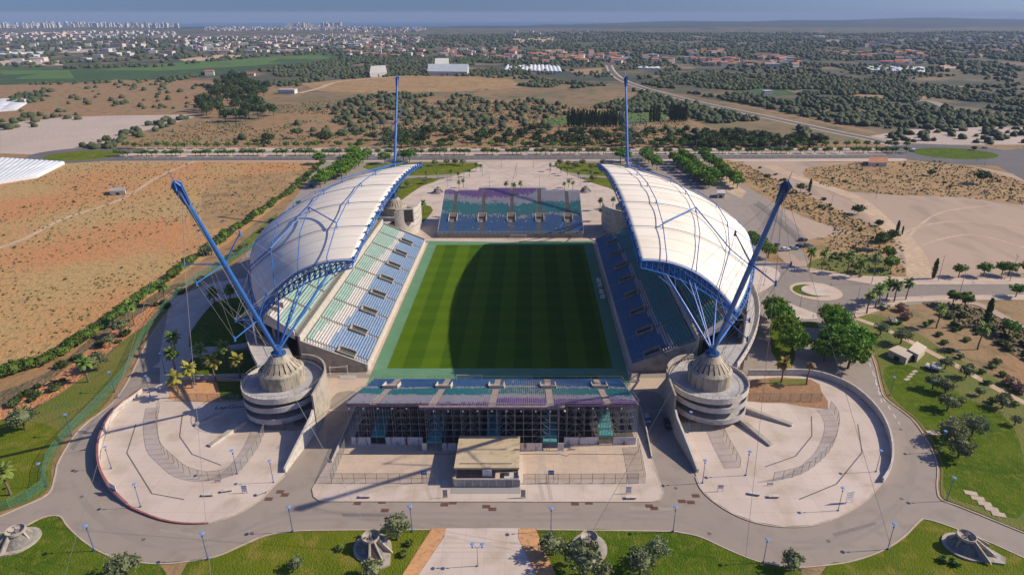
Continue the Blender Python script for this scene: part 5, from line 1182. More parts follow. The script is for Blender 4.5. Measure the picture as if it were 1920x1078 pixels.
# ---- houses
def gable(m, x0, x1, y0, y1, z, h, o=.4, mi=1):
    ym = (y0+y1)/2; m.add([(x0-o, y0-o, z), (x1+o, y0-o, z), (x1+o, ym, z+h), (x0-o, ym, z+h), (x0-o, y1+o, z), (x1+o, y1+o, z)], [(0, 1, 2, 3), (3, 2, 5, 4), (0, 3, 4), (1, 5, 2)], mi); return m
def house_proto(i, w, d, h, flat, wm, rm):
    t = thing('house', 's', 'house'); m = MB(); m.box(-w/2, w/2, -d/2, d/2, -1, h); m.build('wall', wm, t, local=True)
    m = MB(); (m.box(-w/2-.3, w/2+.3, -d/2-.3, d/2+.3, h, h+.4) if flat else gable(m, -w/2, w/2, -d/2, d/2, h, d*.2, .4, 0)); m.build('roof', rm, t, local=True)
    for x in np.arange(-w/2+2, w/2-1.5, 3.2):
        m = MB(); m.box(x, x+1.2, -d/2-.06, -d/2, 1.2, 2.6); m.build('window', glass, t, local=True)
    return t
houses = kindset([house_proto(0, 13, 10, 4, 0, house_w, tile_red), house_proto(1, 11, 9, 6, 1, house_w, house_w), house_proto(2, 18, 9, 3.6, 0, house_c, tile_red), house_proto(3, 14, 11, 6.5, 0, house_w, tile_red), house_proto(4, 22, 12, 5, 1, house_w, shed_grey)])
hc = []
for poly, n in (([(1280, 112), (1490, 112), (1500, 130), (1400, 128), (1290, 122)], 42), ([(1125, 104), (1190, 100), (1280, 118), (1240, 122), (1130, 122)], 30), ([(1540, 98), (1740, 100), (1760, 112), (1560, 108)], 34), ([(1280, 96), (1360, 92), (1350, 106), (1280, 106)], 18), ([(1640, 118), (1720, 112), (1730, 128), (1660, 126)], 14),
                ([(640, 88), (720, 84), (800, 96), (790, 112), (680, 116), (640, 110)], 44), ([(800, 94), (960, 92), (1020, 106), (900, 112), (820, 108)], 46), ([(1000, 104), (1120, 98), (1130, 114), (1020, 114)], 26), ([(940, 110), (1110, 108), (1100, 120), (960, 120)], 16), ([(1760, 90), (1900, 90), (1900, 110), (1770, 110)], 16)):
    hc += scatter(poly, n, rs, roads_av)
hc.sort(key=lambda p: math.hypot(p[0]-CX, p[1]-CY))
for p in hc: 
    x, y = p; i = rnd.choice((0, 0, 1, 2, 3, 3, 4)); houses.put(i, (x, y, T(x, y)+.8), rnd.uniform(-.5, .5), rnd.uniform(.85, 1.25), 'small white or cream village house among far trees', 'houses of the far villages')
for x, y, i, a, l in ((394, 142, 3, .3, 'white house on the rise at the left of the pine wood'), (468, 143, 2, .1, 'low cream house left of the far mast'), (713, 142, 4, .2, 'white shed on the ridge left of the warehouse'), (540, 176, 4, 0, 'grey roofed farm shed beside a yard of crates'), (1452, 276, 2, -.2, 'low house with a red roof hidden in trees by the boulevard'), (1437, 180, 1, .2, 'small pale house by the citrus grove')):
    x, y = G(x, y); houses.put(i, (x, y, T(x, y)+.3), a, 1, l, None)
def merged_houses(name, polys, seed, lab, tall=0):
    m = MB(); rg = random.Random(seed); mats = [house_w, house_c, tile_red, shed_grey]
    for poly, n in polys:
        for x, y in scatter(poly, n, rg):
            D = math.hypot(x, y); z = T(x, y)-2+max(0, D-600)/60*.04; k = rg.random(); w, d = rg.uniform(10, 26), rg.uniform(9, 16); h = rg.uniform(14, 38) if rg.random() < tall else rg.uniform(4, 9); h += 2
            if k > .93 and not tall: w *= 2.5; d *= 1.6
            m.rbox(x, y, z, z+h, w, d, rg.uniform(-.4, .4), 0 if k < .62 else 1)
            if h < 13 and rg.random() < .22: m.rbox(x, y, z+h, z+h+.8, w+.8, d+.8, 0, 2)
    return tag(m.build(name, mats), lab, 'town', None, 'stuff')
merged_houses('distant_houses', [([(330, 72), (640, 66), (640, 96), (520, 104), (300, 100)], 240), ([(-100, 64), (330, 62), (330, 74), (-100, 78)], 190), ([(640, 66), (800, 70), (780, 88), (640, 90)], 140), ([(0, 82), (320, 80), (330, 112), (0, 122)], 46), ([(380, 53), (700, 51), (700, 58), (380, 60)], 260), ([(1500, 70), (1920, 72), (1900, 92), (1540, 92)], 60), ([(640, 54), (800, 54), (790, 62), (640, 62)], 120), ([(950, 60), (1120, 58), (1130, 66), (950, 70)], 30)], 9, 'hundreds of low white houses of the far town at left')
merged_houses('distant_town_blocks', [([(-200, 50.2), (330, 50.2), (340, 55), (-200, 56)], 420), ([(540, 50.6), (640, 50.6), (640, 54), (540, 54)], 60)], 10, 'pale apartment blocks of the coastal town on the horizon', tall=.75)

# ---- greenhouses and warehouses
def greenhouse(px, label, spans, rise=2.0):
    P = GG(px); a, b, c, d = [Vector((p[0], p[1], T(*p))) for p in P]   # a-b near edge, d-c far edge
    t = thing('greenhouse', label, 'greenhouse', tuple((a+c)/2)); 
    for i in range(spans):
        m = MB(); f0, f1 = i/spans, (i+.97)/spans; rows_ = []
        for k in range(7):
            f = f0+(f1-f0)*k/6; z = 1.7+rise*.45*math.sin(math.pi*k/6); p = a+(b-a)*f; q = d+(c-d)*f; rows_ += [p+Vector((0, 0, z)), q+Vector((0, 0, z))]
        m.add(rows_, [(2*k, 2*k+2, 2*k+3, 2*k+1) for k in range(6)]+[tuple(range(0, 14, 2))[::-1], tuple(range(1, 14, 2))])
        p0, p1, q1, q0 = rows_[0], rows_[12], rows_[13], rows_[1]; g = lambda v: Vector((v.x, v.y, v.z-2.2)); m.add([g(p0), g(p1), g(q1), g(q0), p0, p1, q1, q0], [(0, 1, 5, 4), (1, 2, 6, 5), (2, 3, 7, 6), (3, 0, 4, 7)])
        m.build('span', plastic_m, t)
    return t
greenhouse([(-160, 372), (70, 334), (122, 308), (-60, 296)], 'white plastic greenhouses with rippled roofs at the left edge', 20, .9)
greenhouse([(-200, 226), (30, 208), (60, 190), (-160, 186)], 'white greenhouse at the left edge beyond the gravel lot', 7)
greenhouse([(944, 134), (1054, 137), (1048, 124), (950, 124)], 'long white rippled greenhouse in the middle distance', 14, 3)
greenhouse([(1430, 98), (1700, 99), (1700, 97), (1430, 96)], 'thin pale greenhouse strip among the far right trees', 8) if False else None
greenhouse([(-60, 105), (90, 104), (90, 99), (-60, 100)], 'long pale greenhouse beyond the left orchards', 6)
greenhouse([(1195, 130), (1238, 131), (1236, 127), (1196, 127)], 'narrow white greenhouse beside the dual carriageway', 4)
greenhouse([(1620, 133), (1735, 138), (1733, 128), (1622, 126)], 'grey flat greenhouse in the far right trees', 6)
def shed(px, h, label, rm=shed_grey, wm=house_w, name='warehouse', rise=.12, base=None):
    P = GG(px); Z = base if base is not None else min(T(*p) for p in P); a, b, c, d = [Vector((p[0], p[1], Z)) for p in P]; t = thing(name, label, name.replace('_', ' '), tuple((a+c)/2))
    m = MB(); m.prism([p[:2] for p in (a, b, c, d)], Z-.5, Z+h); m.build('wall', wm, t); w = (d-a).length; up = Vector((0, 0, h+.02)); r = Vector((0, 0, h+rise*w)); e = (b-a).normalized()*.3
    m = MB(); m.add([a-e+up, b+e+up, (b+c)/2+e+r, (a+d)/2-e+r, c+e+up, d-e+up], [(0, 1, 2, 3), (3, 2, 4, 5), (0, 3, 5), (1, 4, 2)]); m.build('roof', rm, t)
    q = (a+b)/2; dr = (b-a).normalized()*.9; nn = Vector((dr.y, -dr.x, 0)).normalized()*.05; m = MB(); m.add([q-dr+nn, q+dr+nn, q+dr+nn+Vector((0, 0, h*.65)), q-dr+nn+Vector((0, 0, h*.65))], [(0, 1, 2, 3)]); m.build('door', glass, t)
    return t
shed([(802, 142), (876, 143), (880, 135), (806, 135)], 7, 'long grey roofed warehouse on the brown hill')
shed([(816, 132), (842, 132), (842, 126), (818, 126)], 9, 'white hall behind the long grey warehouse', house_w)
shed([(694, 146), (726, 144), (722, 138), (700, 139)], 7, 'white shed left of the long warehouse', house_w)
shed([(207, 367), (236, 366), (236, 359), (209, 360)], 2.6, 'small grey block hut alone in the orange field', conc, conc_l, 'field_hut', .02)
shed([(1627, 312), (1662, 312), (1662, 303), (1630, 303)], 2.6, 'long white ruined cottage with rusty red roof', tile_red, house_w, 'cottage', .12)
shed([(1664, 668), (1697, 684), (1712, 672), (1682, 660)], 2.3, 'long low cream service hut on the right lawn', mat('hut_roof', (.50, .41, .31)), mat('hut_wall', (.50, .42, .33)), 'service_hut', .02)
shed([(1701, 671), (1718, 680), (1733, 665), (1717, 655)], 2.8, 'square pale service hut with flat top on the right lawn', mat('hut_top', (.62, .50, .37)), mat('hut_wall', (.50, .42, .33)), 'service_hut', .01)
shed([(1735, 692), (1742, 695), (1746, 690), (1738, 687)], 1.3, 'small white utility box, left of two', conc_l, white_p, 'utility_box', .02)
shed([(1746, 696), (1760, 700), (1762, 692), (1749, 688)], 1.7, 'larger white utility box, right of two', conc_l, white_p, 'utility_box', .02)
shed([(1344, 372), (1358, 372), (1357, 365), (1345, 366)], 3, 'pale sentry hut behind the right roof', conc_l, conc_l, 'sentry_hut', .02)

x, y = G(715, 106); z = T(x, y); t = thing('water_tower', 'slim white water tower rising among the distant houses', 'water tower', (x, y, z))
m = MB(); m.lathe([(2.2, 0), (1.6, 24), (0, 24)], n=12); m.build('shaft', house_w, t, local=True); m = MB(); m.lathe([(1.6, 23.8), (3.4, 26), (3.4, 30), (0, 31)], n=14); m.build('tank', house_w, t, local=True)
# ---- lamps
def lamp_proto(heads=1, h=5.2):
    t = thing('street_lamp', 's', 'lamp post'); m = MB(); m.tube((0, 0, -.1), (0, 0, h), .085, .05, 7); m.tube((0, 0, 0), (0, 0, .25), .2, .2, 8); m.build('pole', blue_d if heads == 1 else steel, t, local=True)
    for k in range(heads):
        x = 0 if heads == 1 else (-.95+1.9*k); m = MB(); m.tube((0, 0, h-.1), (x+.12, 0, h+.9), .03, .03, 4); m.tube((0, 0, h-.05), (x, 0, h), .03, .03, 4); m.tube((x, 0, h-.05), (x, 0, h+.25), .12, .16, 8); m.build('bracket', blue_d, t, local=True)
        m = MB(); m.lathe([(0, h+1.0), (.36, h+.97), (.43, h+.9), (0, h+.93)], (x+.1, 0), 18); o = m.build('reflector', lamp_blue, t, local=True)
    return t
lamp = kindset([lamp_proto(1)]); lamp2 = kindset([lamp_proto(2, 4.6)])
LAMPS = [(177, 1033, 'on the kerb of the lower left lawn'), (390, 1049, 'on the front lawn kerb below the west plaza'), (549, 997, 'on the front kerb left of the ticket building'), (773, 997, 'on the front kerb left of the central path'), (1033, 997, 'on the front kerb right of the central path'), (1262, 997, 'on the front kerb below the lane to the right tower'), (1431, 1055, 'on the front kerb below the east plaza'), (1664, 1030, 'on the kerb of the lower right lawn'), (1775, 939, 'on the right lawn opposite the plaza'), (1761, 848, 'on the right kerb beneath the large olive trees'),
         (209, 879, 'inside the left wall of the west plaza'), (264, 951, 'at the lower left of the west plaza'), (445, 889, 'inside the fence of the west plaza'), (513, 905, 'on the west plaza near the wedge wall'), (282, 743, 'at the upper left of the west plaza'), (134, 817, 'on the left verge beside the green fence'), (87, 912, 'at the bend of the green fence, lower left'), (215, 735, 'on the left verge by the fence, upper'), (310, 700, 'beside the palms at the left road'),
         (1317, 906, 'on the east plaza near the wedge wall'), (1398, 892, 'inside the fence of the east plaza'), (1642, 885, 'inside the right wall of the east plaza'), (1571, 958, 'at the lower right of the east plaza'), (1290, 812, 'beside the right ramp tower foot'), (1668, 742, 'on the right lawn kerb, upper'), (1572, 702, 'under the broad trees above the east plaza'), (1500, 575, 'on the splitter pavement by the small roundabout'), (1432, 535, 'on the pavement corner left of the small roundabout')]
for x, y, l in LAMPS: put(lamp, x, y, 'blue disc lamp post '+l, 'blue disc lamp posts', 1.05)
x, y = G(896, 1061); lamp2.put(0, (x, y, .1), 0, 1, 'twin headed lamp post in the middle of the central path')
def mastlamp():
    t = thing('tall_street_lamp', 's', 'lamp post'); m = MB(); m.tube((0, 0, 0), (0, 0, 11), .14, .07, 6); m.build('pole', steel, t, local=True); m = MB(); m.tube((-.9, 0, 11), (.9, 0, 11), .05, .05, 4); m.box(-1.3, -.7, -.15, .15, 10.9, 11.1); m.box(.7, 1.3, -.15, .15, 10.9, 11.1); m.build('lamp_head', steel, t, local=True); return t
tl = kindset([mastlamp()])
for x, y, l in ((1566, 466, 'on the gravel below the dry bank'), (1597, 446, 'on the gravel beside the dirt road'), (1555, 405, 'at the top of the dry bank'), (1759, 527, 'on the north pavement of the east road'), (1798, 554, 'on the south pavement of the east road'), (1893, 528, 'at the right end of the east road'), (1634, 532, 'at the corner of the garden lawn'), (1602, 590, 'by the crossing below the palms'), (1382, 610, 'beside the right walkway deck'), (1748, 305, 'south of the big roundabout'), (1845, 312, 'right of the big roundabout'), (1642, 372, 'on the edge of the dry mound'), (1830, 305, 'on the path beside the roundabout')): put(tl, x, y, 'tall thin grey lamp post '+l, 'tall grey lamp posts', 1)
for k in range(26): put(tl, 240+56*k, 291-(k*.15), 'tall thin lamp post along the boulevard', 'lamp posts along the boulevard', .9)
for x, y in ((905, 330), (968, 330), (1030, 330), (918, 350), (1012, 350), (940, 315), (1000, 315), (840, 350), (870, 335), (1088, 350)): put(lamp, x, y, 'thin lamp post on the north plaza', 'lamp posts on the north plaza', 1.1)

# ---- walls, fences
def wallthing(name, label, px, h, t_=.3, m_=conc_l, cap=None, cat='wall', sm=3, base=.1):
    P = smooth(GG(px), sm, False) if sm else GG(px); o = thing(name, label, cat, (P[0][0], P[0][1], 0)); hs = h if isinstance(h, (int, float)) else [h[0]+(h[1]-h[0])*min(1, i/(len(P)-1)) if len(h) == 2 else h[min(len(h)-1, int(i/len(P)*len(h)))] for i in range(len(P))]
    hs = [hs]*len(P) if isinstance(hs, (int, float)) else hs
    MB().wall(P, -.1, [base+q for q in hs], t_).build('wall', m_, o)
    if cap: MB().wall(P, [base+q+.003 for q in hs], [base+q+.12 for q in hs], t_+.12).build('coping', cap, o)
    return o
wallthing('plaza_wall', 'low curved wall with burgundy coping round the left of the west plaza', [(267, 737), (233, 764), (208, 792), (189, 834), (187, 873), (197, 904), (216, 928), (240, 948)], [1.6, 2.0, 2.0, 2.0, 1.9, 1.6, 1.0, .5], .35, conc_l, burg)
wallthing('plaza_wall', 'low burgundy kerb wall along the bottom of the west plaza', [(240, 948), (252, 956), (302, 975), (349, 982), (391, 981)], [.45, .15], .35, burg)
wallthing('plaza_wall', 'curved pale wall round the right of the east plaza', [(1402, 704), (1458, 704), (1521, 705), (1572, 720), (1610, 742), (1643, 775), (1662, 808), (1671, 846), (1669, 879), (1654, 905)], [1.9, 2.0, 2.0, 2.0, 2.0, 2.0, 2.0, 1.8, 1.3], .4, conc_l)
wallthing('plaza_wall', 'straight low wall between the left shaded lawn and the plaza', [(300, 734), (330, 714), (400, 708), (462, 706)], 1.0, .3, conc_l)
for nm, a, b, c in (('ramp wall sloping down from the left tower, lower', (461, 796), (393, 838), 1), ('ramp wall sloping down from the left tower, upper', (420, 780), (366, 799), 1), ('ramp wall sloping from the right tower, left one', (1378, 786), (1446, 837), 1), ('ramp wall sloping from the right tower, right one', (1391, 770), (1485, 799), 1)):
    wallthing('ramp_wall', 'low concrete '+nm, [a, b], [1.3, .4], 1.1, conc_l, conc, sm=0, base=.15)
for nm, q in (('west lane side', [(673, 764), (655, 800), (622, 868)]), ('east lane side', [(1198, 772), (1212, 815), (1222, 860)])):
    wallthing('lane_wall', 'low wall on the %s of the near stand plaza' % nm, q, [2.2, .6], .25, conc_l, sm=0, base=.15)
def fence(name, label, px, h, sp, pm, mm=None, base=.16, sm=4, rails=(1.0,), r=.05):
    P = smooth(GG(px), sm, False) if sm else GG(px); o = thing(name, label, 'fence', (P[0][0], P[0][1], base)); acc = 0; posts = [P[0]]
    for a, b in zip(P, P[1:]):
        L = math.hypot(b[0]-a[0], b[1]-a[1]); d = sp-acc
        while d <= L: posts.append((a[0]+(b[0]-a[0])*d/L, a[1]+(b[1]-a[1])*d/L)); d += sp
        acc = L-(d-sp)
    for p in posts[:99]: z = T(*p)+base; MB().tube((*p, z-.1), (*p, z+h), r, r, 5).build('post', pm, o)
    m = MB()
    for f in rails:
        for a, b in zip(posts, posts[1:]): m.tube((*a, T(*a)+base+h*f-.03), (*b, T(*b)+base+h*f-.03), r*.6, r*.6, 4)
    m.build('rail', pm, o)
    if mm: m = MB(); m.wall(posts, [T(*p)+base+.05 for p in posts], [T(*p)+base+h-.05 for p in posts], .02); m.build('mesh_panel', mm, o)
    return o
dpost = mat('dark_post', (.13, .11, .10))
fence('plaza_fence', 'curved wire fence round the inner west plaza', [(300, 765), (296, 790), (298, 820), (306, 848), (329, 871), (353, 891), (385, 901), (403, 901), (425, 897), (444, 888), (458, 876), (468, 863), (483, 842), (492, 823), (498, 806)], 2.6, 2.6, dpost, mesh_m)
fence('plaza_fence', 'straight wire fence between the west plaza and the wedge wall', [(498, 806), (566, 809)], 2.6, 2.6, dpost, mesh_m, sm=0)
fence('plaza_fence', 'wire fence below the west planting bed', [(330, 752), (400, 753), (462, 754)], 2.4, 3, dpost, mesh_m, sm=0)
fence('plaza_fence', 'curved wire fence round the inner east plaza', [(1555, 768), (1568, 785), (1571, 805), (1565, 828), (1553, 850), (1535, 868), (1515, 883), (1491, 894), (1465, 900), (1439, 905)], 2.6, 2.6, dpost, mesh_m)
fence('plaza_fence', 'slanting wire fence on the left of the east plaza', [(1351, 809), (1366, 840), (1388, 879)], 2.6, 2.4, dpost, mesh_m)
fence('plaza_fence', 'straight wire fence at the foot of the right tower', [(1277, 809), (1351, 809)], 2.6, 2.6, dpost, mesh_m, sm=0)
fence('plaza_fence', 'wire fence below the brown bed of the east plaza', [(1404, 752), (1552, 754)], 2.6, 2.8, dpost, mesh_m, sm=0)
fence('gate_fence', 'wire gate fence of the near plaza left of the ticket building', [(622, 906), (700, 906), (832, 906)], 2.7, 2.6, dpost, mesh_m, sm=0, rails=(1., .5))
fence('gate_fence', 'wire gate fence of the near plaza right of the ticket building', [(982, 907), (1209, 906)], 2.7, 2.6, dpost, mesh_m, sm=0, rails=(1., .5))
fence('gate_fence', 'slanting wire fence on the right edge of the near plaza', [(1209, 906), (1202, 870), (1194, 835)], 2.7, 2.2, dpost, mesh_m, sm=0)
fence('gate_fence', 'slanting wire fence on the left edge of the near plaza', [(622, 906), (640, 860), (650, 835)], 2.7, 2.2, dpost, mesh_m, sm=0)
fence('perimeter_fence', 'long green wire fence beside the left ring road', [(-20, 962), (35, 948), (82, 918), (86, 900), (90, 870), (120, 825), (165, 780), (205, 738), (240, 695), (265, 640), (300, 590), (340, 548), (400, 505), (470, 470), (510, 440)], 2.6, 3.6, green_p, mesh_g, base=.05, rails=(1., .5))
fence('slat_fence', 'pale boundary fence between the small car park and the gravel', [(1420, 382), (1445, 400), (1490, 440), (1520, 468)], 1.8, 2.5, conc_l, mesh_m, base=.03)
fence('wire_fence', 'low wire fence along the east garden and park path', [(1700, 690), (1800, 745), (1900, 790), (1960, 820)], 1.2, 4, dpost, None)
for nm, px in (('west plaza, outer', [(435, 796), (418, 850), (465, 926), (525, 937)]), ('west plaza, inner', [(342, 778), (337, 819), (360, 852), (415, 873)]), ('east plaza, outer', [(1608, 796), (1616, 849), (1568, 908), (1498, 937)]), ('east plaza, inner', [(1521, 781), (1522, 818), (1491, 856), (1434, 876)])):
    if nm == 'west plaza, outer': px = [(255, 796), (238, 850), (285, 926), (345, 937)]
    P = GG(px); m = MB(); strip_mesh(m, P, .28, .168+.004 if 'outer' in nm else .172); o = m.build('drain_channel', mat('channel_dark', (.13, .11, .10))); tag(o, 'dark drain channel in the paving of the '+nm, 'drain channel')
P = GG([(630, 852), (960, 852), (1049, 852), (1062, 856), (1068, 852), (1192, 853)]); tag(strip_mesh(MB(), P, .22, .196).build('drain_channel', mat('channel_dark', (.13, .11, .10))), 'long dark drain channel across the near plaza', 'drain channel')

# ---- street furniture
def bench(px, py, label, a=0, L=2.4):
    x, y = G(px, py); t = thing('bench', label, 'bench', (x, y, .16), a); m = MB(); m.box(-L/2, L/2, -.4, .4, .38, .52); m.build('seat', conc_l, t, local=True)
    for s_ in (-1, 1): MB().box(s_*L*.38-.15, s_*L*.38+.15, -.32, .32, 0, .38).build('leg', conc, t, local=True)
for x, y, l, a in ((391, 930, 'left concrete bench of two at the bottom of the west plaza', .05), (426, 922, 'right concrete bench of two at the bottom of the west plaza', .25), (492, 926, 'concrete bench near the kerb of the west plaza', .6), (1414, 928, 'left concrete bench of two at the bottom of the east plaza', -.25), (1450, 933, 'right concrete bench of two at the bottom of the east plaza', 0), (685, 933, 'concrete bench on the left of the near plaza kerb', 0), (1183, 935, 'concrete bench on the right of the near plaza kerb', 0), (960, 860, 'concrete bench behind the ticket building', 0)): bench(x, y, l, a)
def sign(px, py, label, w, h, pm, z=.9, a=0, lines=0, frame=dpost, lm=None):
    x, y = G(px, py); t = thing('sign_board', label, 'sign', (x, y, .16), a)
    for s_ in (-1, 1): MB().tube((s_*w*.45, 0, 0), (s_*w*.45, 0, z+h), .05, .05, 5).build('post', frame, t, local=True)
    MB().box(-w/2, w/2, -.05, .05, z, z+h).build('panel', pm, t, local=True)
    for k in range(lines): MB().box(-w*.38, w*(.38-.12*(k % 2)), -.058, -.05, z+h*(.82-.22*k)-.06, z+h*(.82-.22*k)+.04).build('text_line', lm or burg, t, local=True)
sign(215, 925, 'white billboard on posts by the left plaza wall', 2.4, 1.7, white_p, .9, -.5)
sign(460, 925, 'small white and green sign on the west plaza', 1.3, 1.9, white_p, .3, 0, 2, dpost, green_p)
sign(1350, 922, 'small red and white sign on the east plaza', 1.3, 1.1, white_p, .8, 0, 2)
sign(1591, 944, 'tall sheltered map board on the east plaza', 1.9, 2.6, white_p, .7, .35, 3)
sign(1178, 926, 'small blue and white sign right of the near plaza', 1.2, 1.7, white_p, .3, 0, 1, dpost, signblue)
sign(835, 934, 'narrow notice frame left of the ticket building', 1.0, 2.0, steel, .2, .1)
sign(981, 934, 'narrow notice frame right of the ticket building', 1.0, 2.0, steel, .2, -.1)
sign(409, 905, 'low metal barrier piece on the west plaza', 1.3, .5, conc_l, .3, .1)
sign(1443, 911, 'low metal barrier piece on the east plaza', 1.3, .5, conc_l, .3, 0)
def textobj(txt, size, loc, rot, m_, name, parent=None):
    cu = bpy.data.curves.new(name, 'FONT'); cu.body = txt; cu.size = size; cu.extrude = .012; cu.align_x = 'CENTER'; cu.align_y = 'CENTER'
    o = bpy.data.objects.new(name, cu); dg = bpy.context.evaluated_depsgraph_get(); C.objects.link(o); bpy.context.view_layer.update()
    me = bpy.data.meshes.new_from_object(o.evaluated_get(bpy.context.evaluated_depsgraph_get())); me.materials.clear(); me.materials.append(m_); C.objects.unlink(o); bpy.data.objects.remove(o)
    n = bpy.data.objects.new(name, me); C.objects.link(n); n.location = loc; n.rotation_euler = rot
    if parent: n.parent = parent
    return n
for px, txt, side in ((796, '18', 'left'), (1033, '03', 'right')):
    x, y = G(px, 906); t = thing('gate_number_sign', 'square blue sign numbered %s over the gate %s of the ticket building' % (txt, side), 'sign', (x, y, .16))
    MB().box(-.65, .65, -.05, .05, 2.3, 3.5).build('panel', signblue, t, local=True); textobj(txt, .85, (0, -.06, 2.9), (math.pi/2, 0, 0), white_p, 'number', t)
    for s_ in (-1, 1): MB().tube((s_*.6, .06, 0), (s_*.6, .06, 3.4), .05, .05, 5).build('post', dpost, t, local=True)
x, y = G(431, 764); g = textobj('LapGou', 2.4, (x, y, .185), (0, 0, .12), mat('graffiti_black', (.02, .02, .03)), 'graffiti'); tag(g, 'black scrawled graffiti on the shaded paving by the left tower', 'graffiti')
for k, (tx, z) in enumerate((('BILHETEIRA', 3.75), ('NORTE   SUL', 3.35), ('PORTAS', 2.75))):
    textobj(tx, .22, (0, -.055+(ky0-ky0), 0), (math.pi/2, 0, 0), dpost, 'printed_line', bd).location = (-.6-bd.location.x, ky0+.94-bd.location.y, z-bd.location.z)
def grate(x, y, label, w=1.7, d=1.1, a=0):
    X, Y = G(x, y); m = MB()
    for k in range(6): m.rbox(0, 0, 0, .012, .01, .01)
    m = MB(); m.box(-w/2, w/2, -d/2, d/2, -.02, .012); 
    for k in range(7): m.box(-w/2+.12+k*(w-.3)/6.5, -w/2+.2+k*(w-.3)/6.5, -d/2+.1, d/2-.1, .012, .03)
    o = m.build('drain_grate', brown_g); o.location = (X, Y, .022); o.rotation_euler = (0, 0, a); tag(o, label, 'drain grate', 'rusty drain grates in the ring road')
for x, y in [(600+.3333*a, 900+.3333*b) for a, b in ((210, 130), (365, 170), (350, 122), (700, 137), (748, 126), (935, 148), (970, 163), (1435, 132), (1513, 127), (1852, 145), (1880, 158))]+[(a/2.58, 660+b/2.58) for a, b in ((1355, 675), (1378, 690), (1300, 710))]+[(1240+.3692*a, 680+.3692*b) for a, b in ((175, 675), (105, 703), (150, 708))]: grate(x, y, 'rusty brown drain grate in the ring road')
for i, (x, y) in enumerate(((395, 700+230), (269, 1011), (142, 884), (153, 931), (1330, 1000), (1553, 1014), (1690, 935), (1267, 915), (1689, 805), (472, 999))):
    X, Y = G(x, y); m = MB(); m.lathe([(0, .012), (.42, .012), (.42, -.02)], n=16); o = m.build('manhole_cover', dpost); o.location = (X, Y, .022); tag(o, 'round dark manhole cover in the ring road', 'manhole cover', 'manhole covers in the ring road')

# ---- cable anchors
def anchor(px, py, a, label, L=4.6):
    x, y = G(px, py); t = thing('cable_anchor', label, 'concrete anchor', (x, y, .1), a)
    m = MB(); P = [(3.6*math.cos(k*.2618)-.3, 3.3*math.sin(k*.2618)) for k in range(3, 22)]+[(L+.6, -1.1), (L+.8, .6)]; m.prism([(x*1.12, y*1.12) for x, y in P], -.2, .35); m.build('plinth', conc, t, local=True)
    m = MB(); m.lathe([(1.15, 2.1), (1.75, 2.5), (1.75, 3.1), (1.6, 3.1), (1.55, 2.6), (.9, 2.3)], (-.6, 0), 28); m.build('ring', conc, t, local=True)
    m = MB(); m.lathe([(3.1, .35), (2.7, .8), (1.3, 2.2), (0, 2.3)], (-.6, 0), 24); m.add([(-.6, -1.6, .36), (L, -.35, .36), (L, .35, .36), (-.6, 1.6, .36), (-.6, -.8, 2.2), (-.6, .8, 2.2)], [(0, 1, 4), (2, 3, 5), (1, 2, 5, 4)]); m.build('bowl', mat('dark_stained_concrete', (.20, .18, .155), (.15, .135, .12), 1.2, (.27, .24, .2), 2), t, local=True)
    for q in (-.55, .0, .55, 2.2, 3.14, -2.2):
        ln = L+.4 if abs(q) < 1 else 2.9; ca, sa = math.cos(q), math.sin(q); w = .16; m = MB(); F = lambda r_, z_, s_: (-.6+r_*ca-s_*sa*w, r_*sa+s_*ca*w, z_)
        m.add([F(.9, .35, -1), F(ln, .35, -1), F(ln-.3, .75, -1), F(1.6, 3.0, -1), F(.9, .35, 1), F(ln, .35, 1), F(ln-.3, .75, 1), F(1.6, 3.0, 1)], [(0, 1, 2, 3), (7, 6, 5, 4), (0, 4, 5, 1), (1, 5, 6, 2), (2, 6, 7, 3), (3, 7, 4, 0)]); m.build('fin', conc, t, local=True)
    m = MB(); m.tube((-.6, 0, 2.3), (-.6, 0, 3.9), .14, .1, 6); m.tube((-.9, .3, 3.2), (-.3, -.2, 3.7), .12, .12, 5); m.build('cable_socket', steel, t, local=True)
    return Vector((x, y, 3.6))
an = {}
an['l'] = anchor(700, 1030, -.9, 'concrete cable anchor on the lawn left of the central path', 4.4)
an['r'] = anchor(1104, 1032, -1.6, 'concrete cable anchor on the lawn right of the central path', 3.6)
an['ll'] = anchor(30, 1018, -2.3, 'concrete cable anchor at the lower left corner', 4.0)
an['rr'] = anchor(1812, 1028, -.55, 'concrete cable anchor at the lower right corner', 5.0)
for nm, x, y in (('small concrete anchor left of the far stand', 822, 362), ('small concrete anchor right of the far stand', 1098, 360)):
    anchor(x, y, .4, nm, 3.5)
def cable(a, b, label, r=.035):
    tag(MB().tube(a, b, r, r, 5).build('stay_cable', wire_m), label, 'cable')
tl_, tr_ = tops[(-1, -1)], tops[(1, -1)]
cable(tl_, an['l'], 'long stay cable from the near left mast to the anchor left of the path'); cable(tr_, an['r'], 'long stay cable from the near right mast to the anchor right of the path')
for tp, e, l in ((tl_, G(398, 1120), 'long stay cable dropping from the near left mast past the plaza'), (tl_, G(118, 1090), 'long stay cable from the near left mast to the lower left lawn'), (tr_, G(1390, 1120), 'long stay cable dropping from the near right mast past the plaza'), (tr_, G(1690, 1090), 'long stay cable from the near right mast to the lower right lawn')): cable(tp, (e[0], e[1], 0), l)
cable(tops[(-1, 1)], (*G(822, 362), 3), 'thin stay cable of the far left mast'); cable(tops[(1, 1)], (*G(1098, 360), 3), 'thin stay cable of the far right mast')

